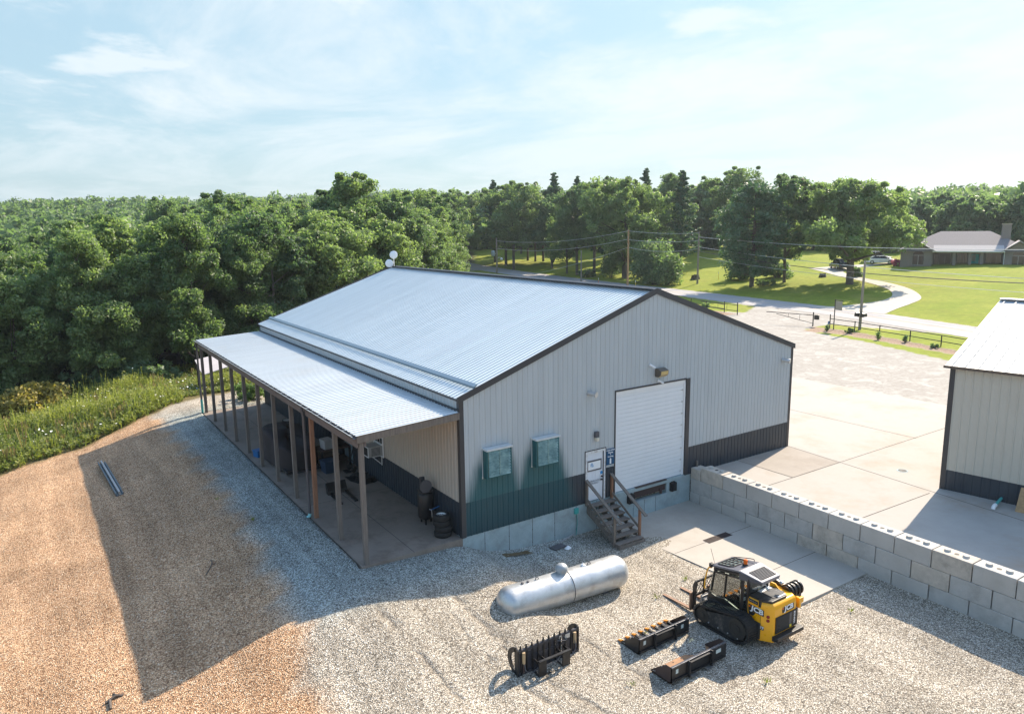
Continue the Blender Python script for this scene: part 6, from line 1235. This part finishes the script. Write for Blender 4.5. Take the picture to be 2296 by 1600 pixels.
# --- weeds on the bank
def weeds():
    q=np.random.default_rng(77); n=52000; x=-34+q.random(n)*46; y=20+q.random(n)*28; we=np.interp(x,we_x,we_y); fe=np.interp(x,ex,ey)
    k=(y>we+.1+.35*q.random(n)**2)&(y<fe+2)&~((x>-4.0)&(y<31.5+.0*x))&(x<10)|((x>-4)&(x<6)&(y>30.5)&(y<45)&(q.random(n)<.9)); x,y=x[k],y[k]; n=len(x)
    patch=np.sin(x*.55+1.3*np.sin(y*.4))+np.sin(y*.7+x*.25)+.6*np.sin(x*1.7-y*1.1); ed=np.clip((y-np.interp(x,we_x,we_y))/2.0,0.15,1)
    h=(.36+.42*q.random(n)**1.5+.22*np.clip(patch,-1,2))*(.45+.75*ed)*np.where(q.random(n)<.05,1.7,1); h=np.where(x>-4,h*.55,h)
    z=terrain(x,y); Vs=[];Fs=[];T=[]
    # stem blades with leaves
    a=q.random(n)*6.28; lean=.35*h; base=np.stack([x,y,z],-1); tip=base+np.stack([np.cos(a)*lean*.6,np.sin(a)*lean*.6,h],-1); sd_=np.stack([-np.sin(a),np.cos(a),0*a],-1)*.035
    Vs.append(np.stack([base-sd_,base+sd_,tip+sd_*.25,tip-sd_*.25],1).reshape(-1,3)); t0=np.clip(.45+.22*patch+.3*q.normal(size=n)*.6,0,1); T.append(t0)
    m_=6
    for j in range(m_):
        f=.25+.75*q.random(n); p=base+(tip-base)*f[:,None]; b_=q.random(n)*6.28; l=(.10+.14*q.random(n))*(1.25-f*.6); d=np.stack([np.cos(b_),np.sin(b_),.25+.5*q.random(n)],-1)*l[:,None]; s2=np.stack([-np.sin(b_),np.cos(b_),.3*q.normal(size=n)],-1)*(l*.30)[:,None]
        Vs.append(np.stack([p,p+d*.5+s2,p+d,p+d*.5-s2],1).reshape(-1,3)); T.append(np.clip(t0+.2*q.normal(size=n),0,1))
    V=np.concatenate(Vs); F=np.arange(len(V)).reshape(-1,4); o=fastmesh('weeds',V,F,m_weed,None,{'tint':('FACE',np.concatenate(T))}); o['kind']='stuff'; print('weeds',len(F))
    k=np.where((q.random(n)<.05)&(np.sin(x*1.1+2)*np.sin(y*.9+1)>.35))[0]; P=tip[k]+np.array([0,0,.05]); r=.04+.035*q.random(len(k)); ang=np.linspace(0,2*math.pi,7)[:-1]
    V=P[:,None,:]+np.stack([np.cos(ang),np.sin(ang),0*ang],-1)[None]*r[:,None,None]; V[...,2]+=.02*q.normal(size=V.shape[:2]); F=np.arange(len(V)*6).reshape(-1,6); o=fastmesh('wildflowers',V.reshape(-1,3),F,m_flower); o['kind']='stuff'
    k=np.where((q.random(n)<.06)&(patch<.2)&(ed>.4))[0]; base2=base[k]; h2=h[k]*1.25; a2=q.random(len(k))*6.28; Vs=[];
    for j in range(5):
        aa=a2+j*1.3; tp_=base2+np.stack([np.cos(aa)*.18*h2,np.sin(aa)*.18*h2,h2*(.8+.3*q.random(len(k)))],-1); s2=np.stack([-np.sin(aa),np.cos(aa),0*aa],-1)*.03; Vs.append(np.stack([base2-s2*.3,base2+s2*.3,tp_+s2,tp_-s2],1).reshape(-1,3))
    V=np.concatenate(Vs); F=np.arange(len(V)).reshape(-1,4); o=fastmesh('dry_grass',V,F,m_dry,None,{'tint':('FACE',q.random(len(F)))}); o['kind']='stuff'
weeds()

# ---------------- air ----------------
hm=bpy.data.materials.new('haze_air'); hm.use_nodes=True; t=hm.node_tree; t.nodes.clear()
pv_=N(t,'ShaderNodeVolumePrincipled'); pv_.inputs['Color'].default_value=(.80,.90,.97,1); pv_.inputs['Density'].default_value=.00020; pv_.inputs['Anisotropy'].default_value=.35
o_=N(t,'ShaderNodeOutputMaterial'); L(t,pv_.outputs[0],o_.inputs['Volume'])
mb=MB(); mb.box((-800,-800,-14),(800,800,50)); hb=mb.build('haze',hm); hb['kind']='stuff'
# tiny weeds pushing through the yard gravel
q=np.random.default_rng(5); pts=[(2.4,-6.6),(4.2,-5.3),(-1.2,-9.6),(-6.2,9.5),(-5.6,6.3),(0.4,-8.2),(5.9,-5.0),(8.6,-9.4),(3.4,-10.2)]
Vs=[]
for (x,y) in pts:
    for k in range(14):
        a=q.random()*6.28; r=.10*q.random(); h=.05+.09*q.random(); p=np.array((x+r*math.cos(a),y+r*math.sin(a),tz(x,y)+.01)); t_=p+np.array((.06*math.cos(a),.06*math.sin(a),h)); s_=np.array((-math.sin(a),math.cos(a),0))*.014
        Vs.append([p-s_,p+s_,t_+s_*.3,t_-s_*.3])
V=np.array(Vs).reshape(-1,3); F=np.arange(len(V)).reshape(-1,4); o=fastmesh('gravel_weeds',V,F,m_weed,None,{'tint':('FACE',q.random(len(F))*.6)}); o['kind']='stuff'
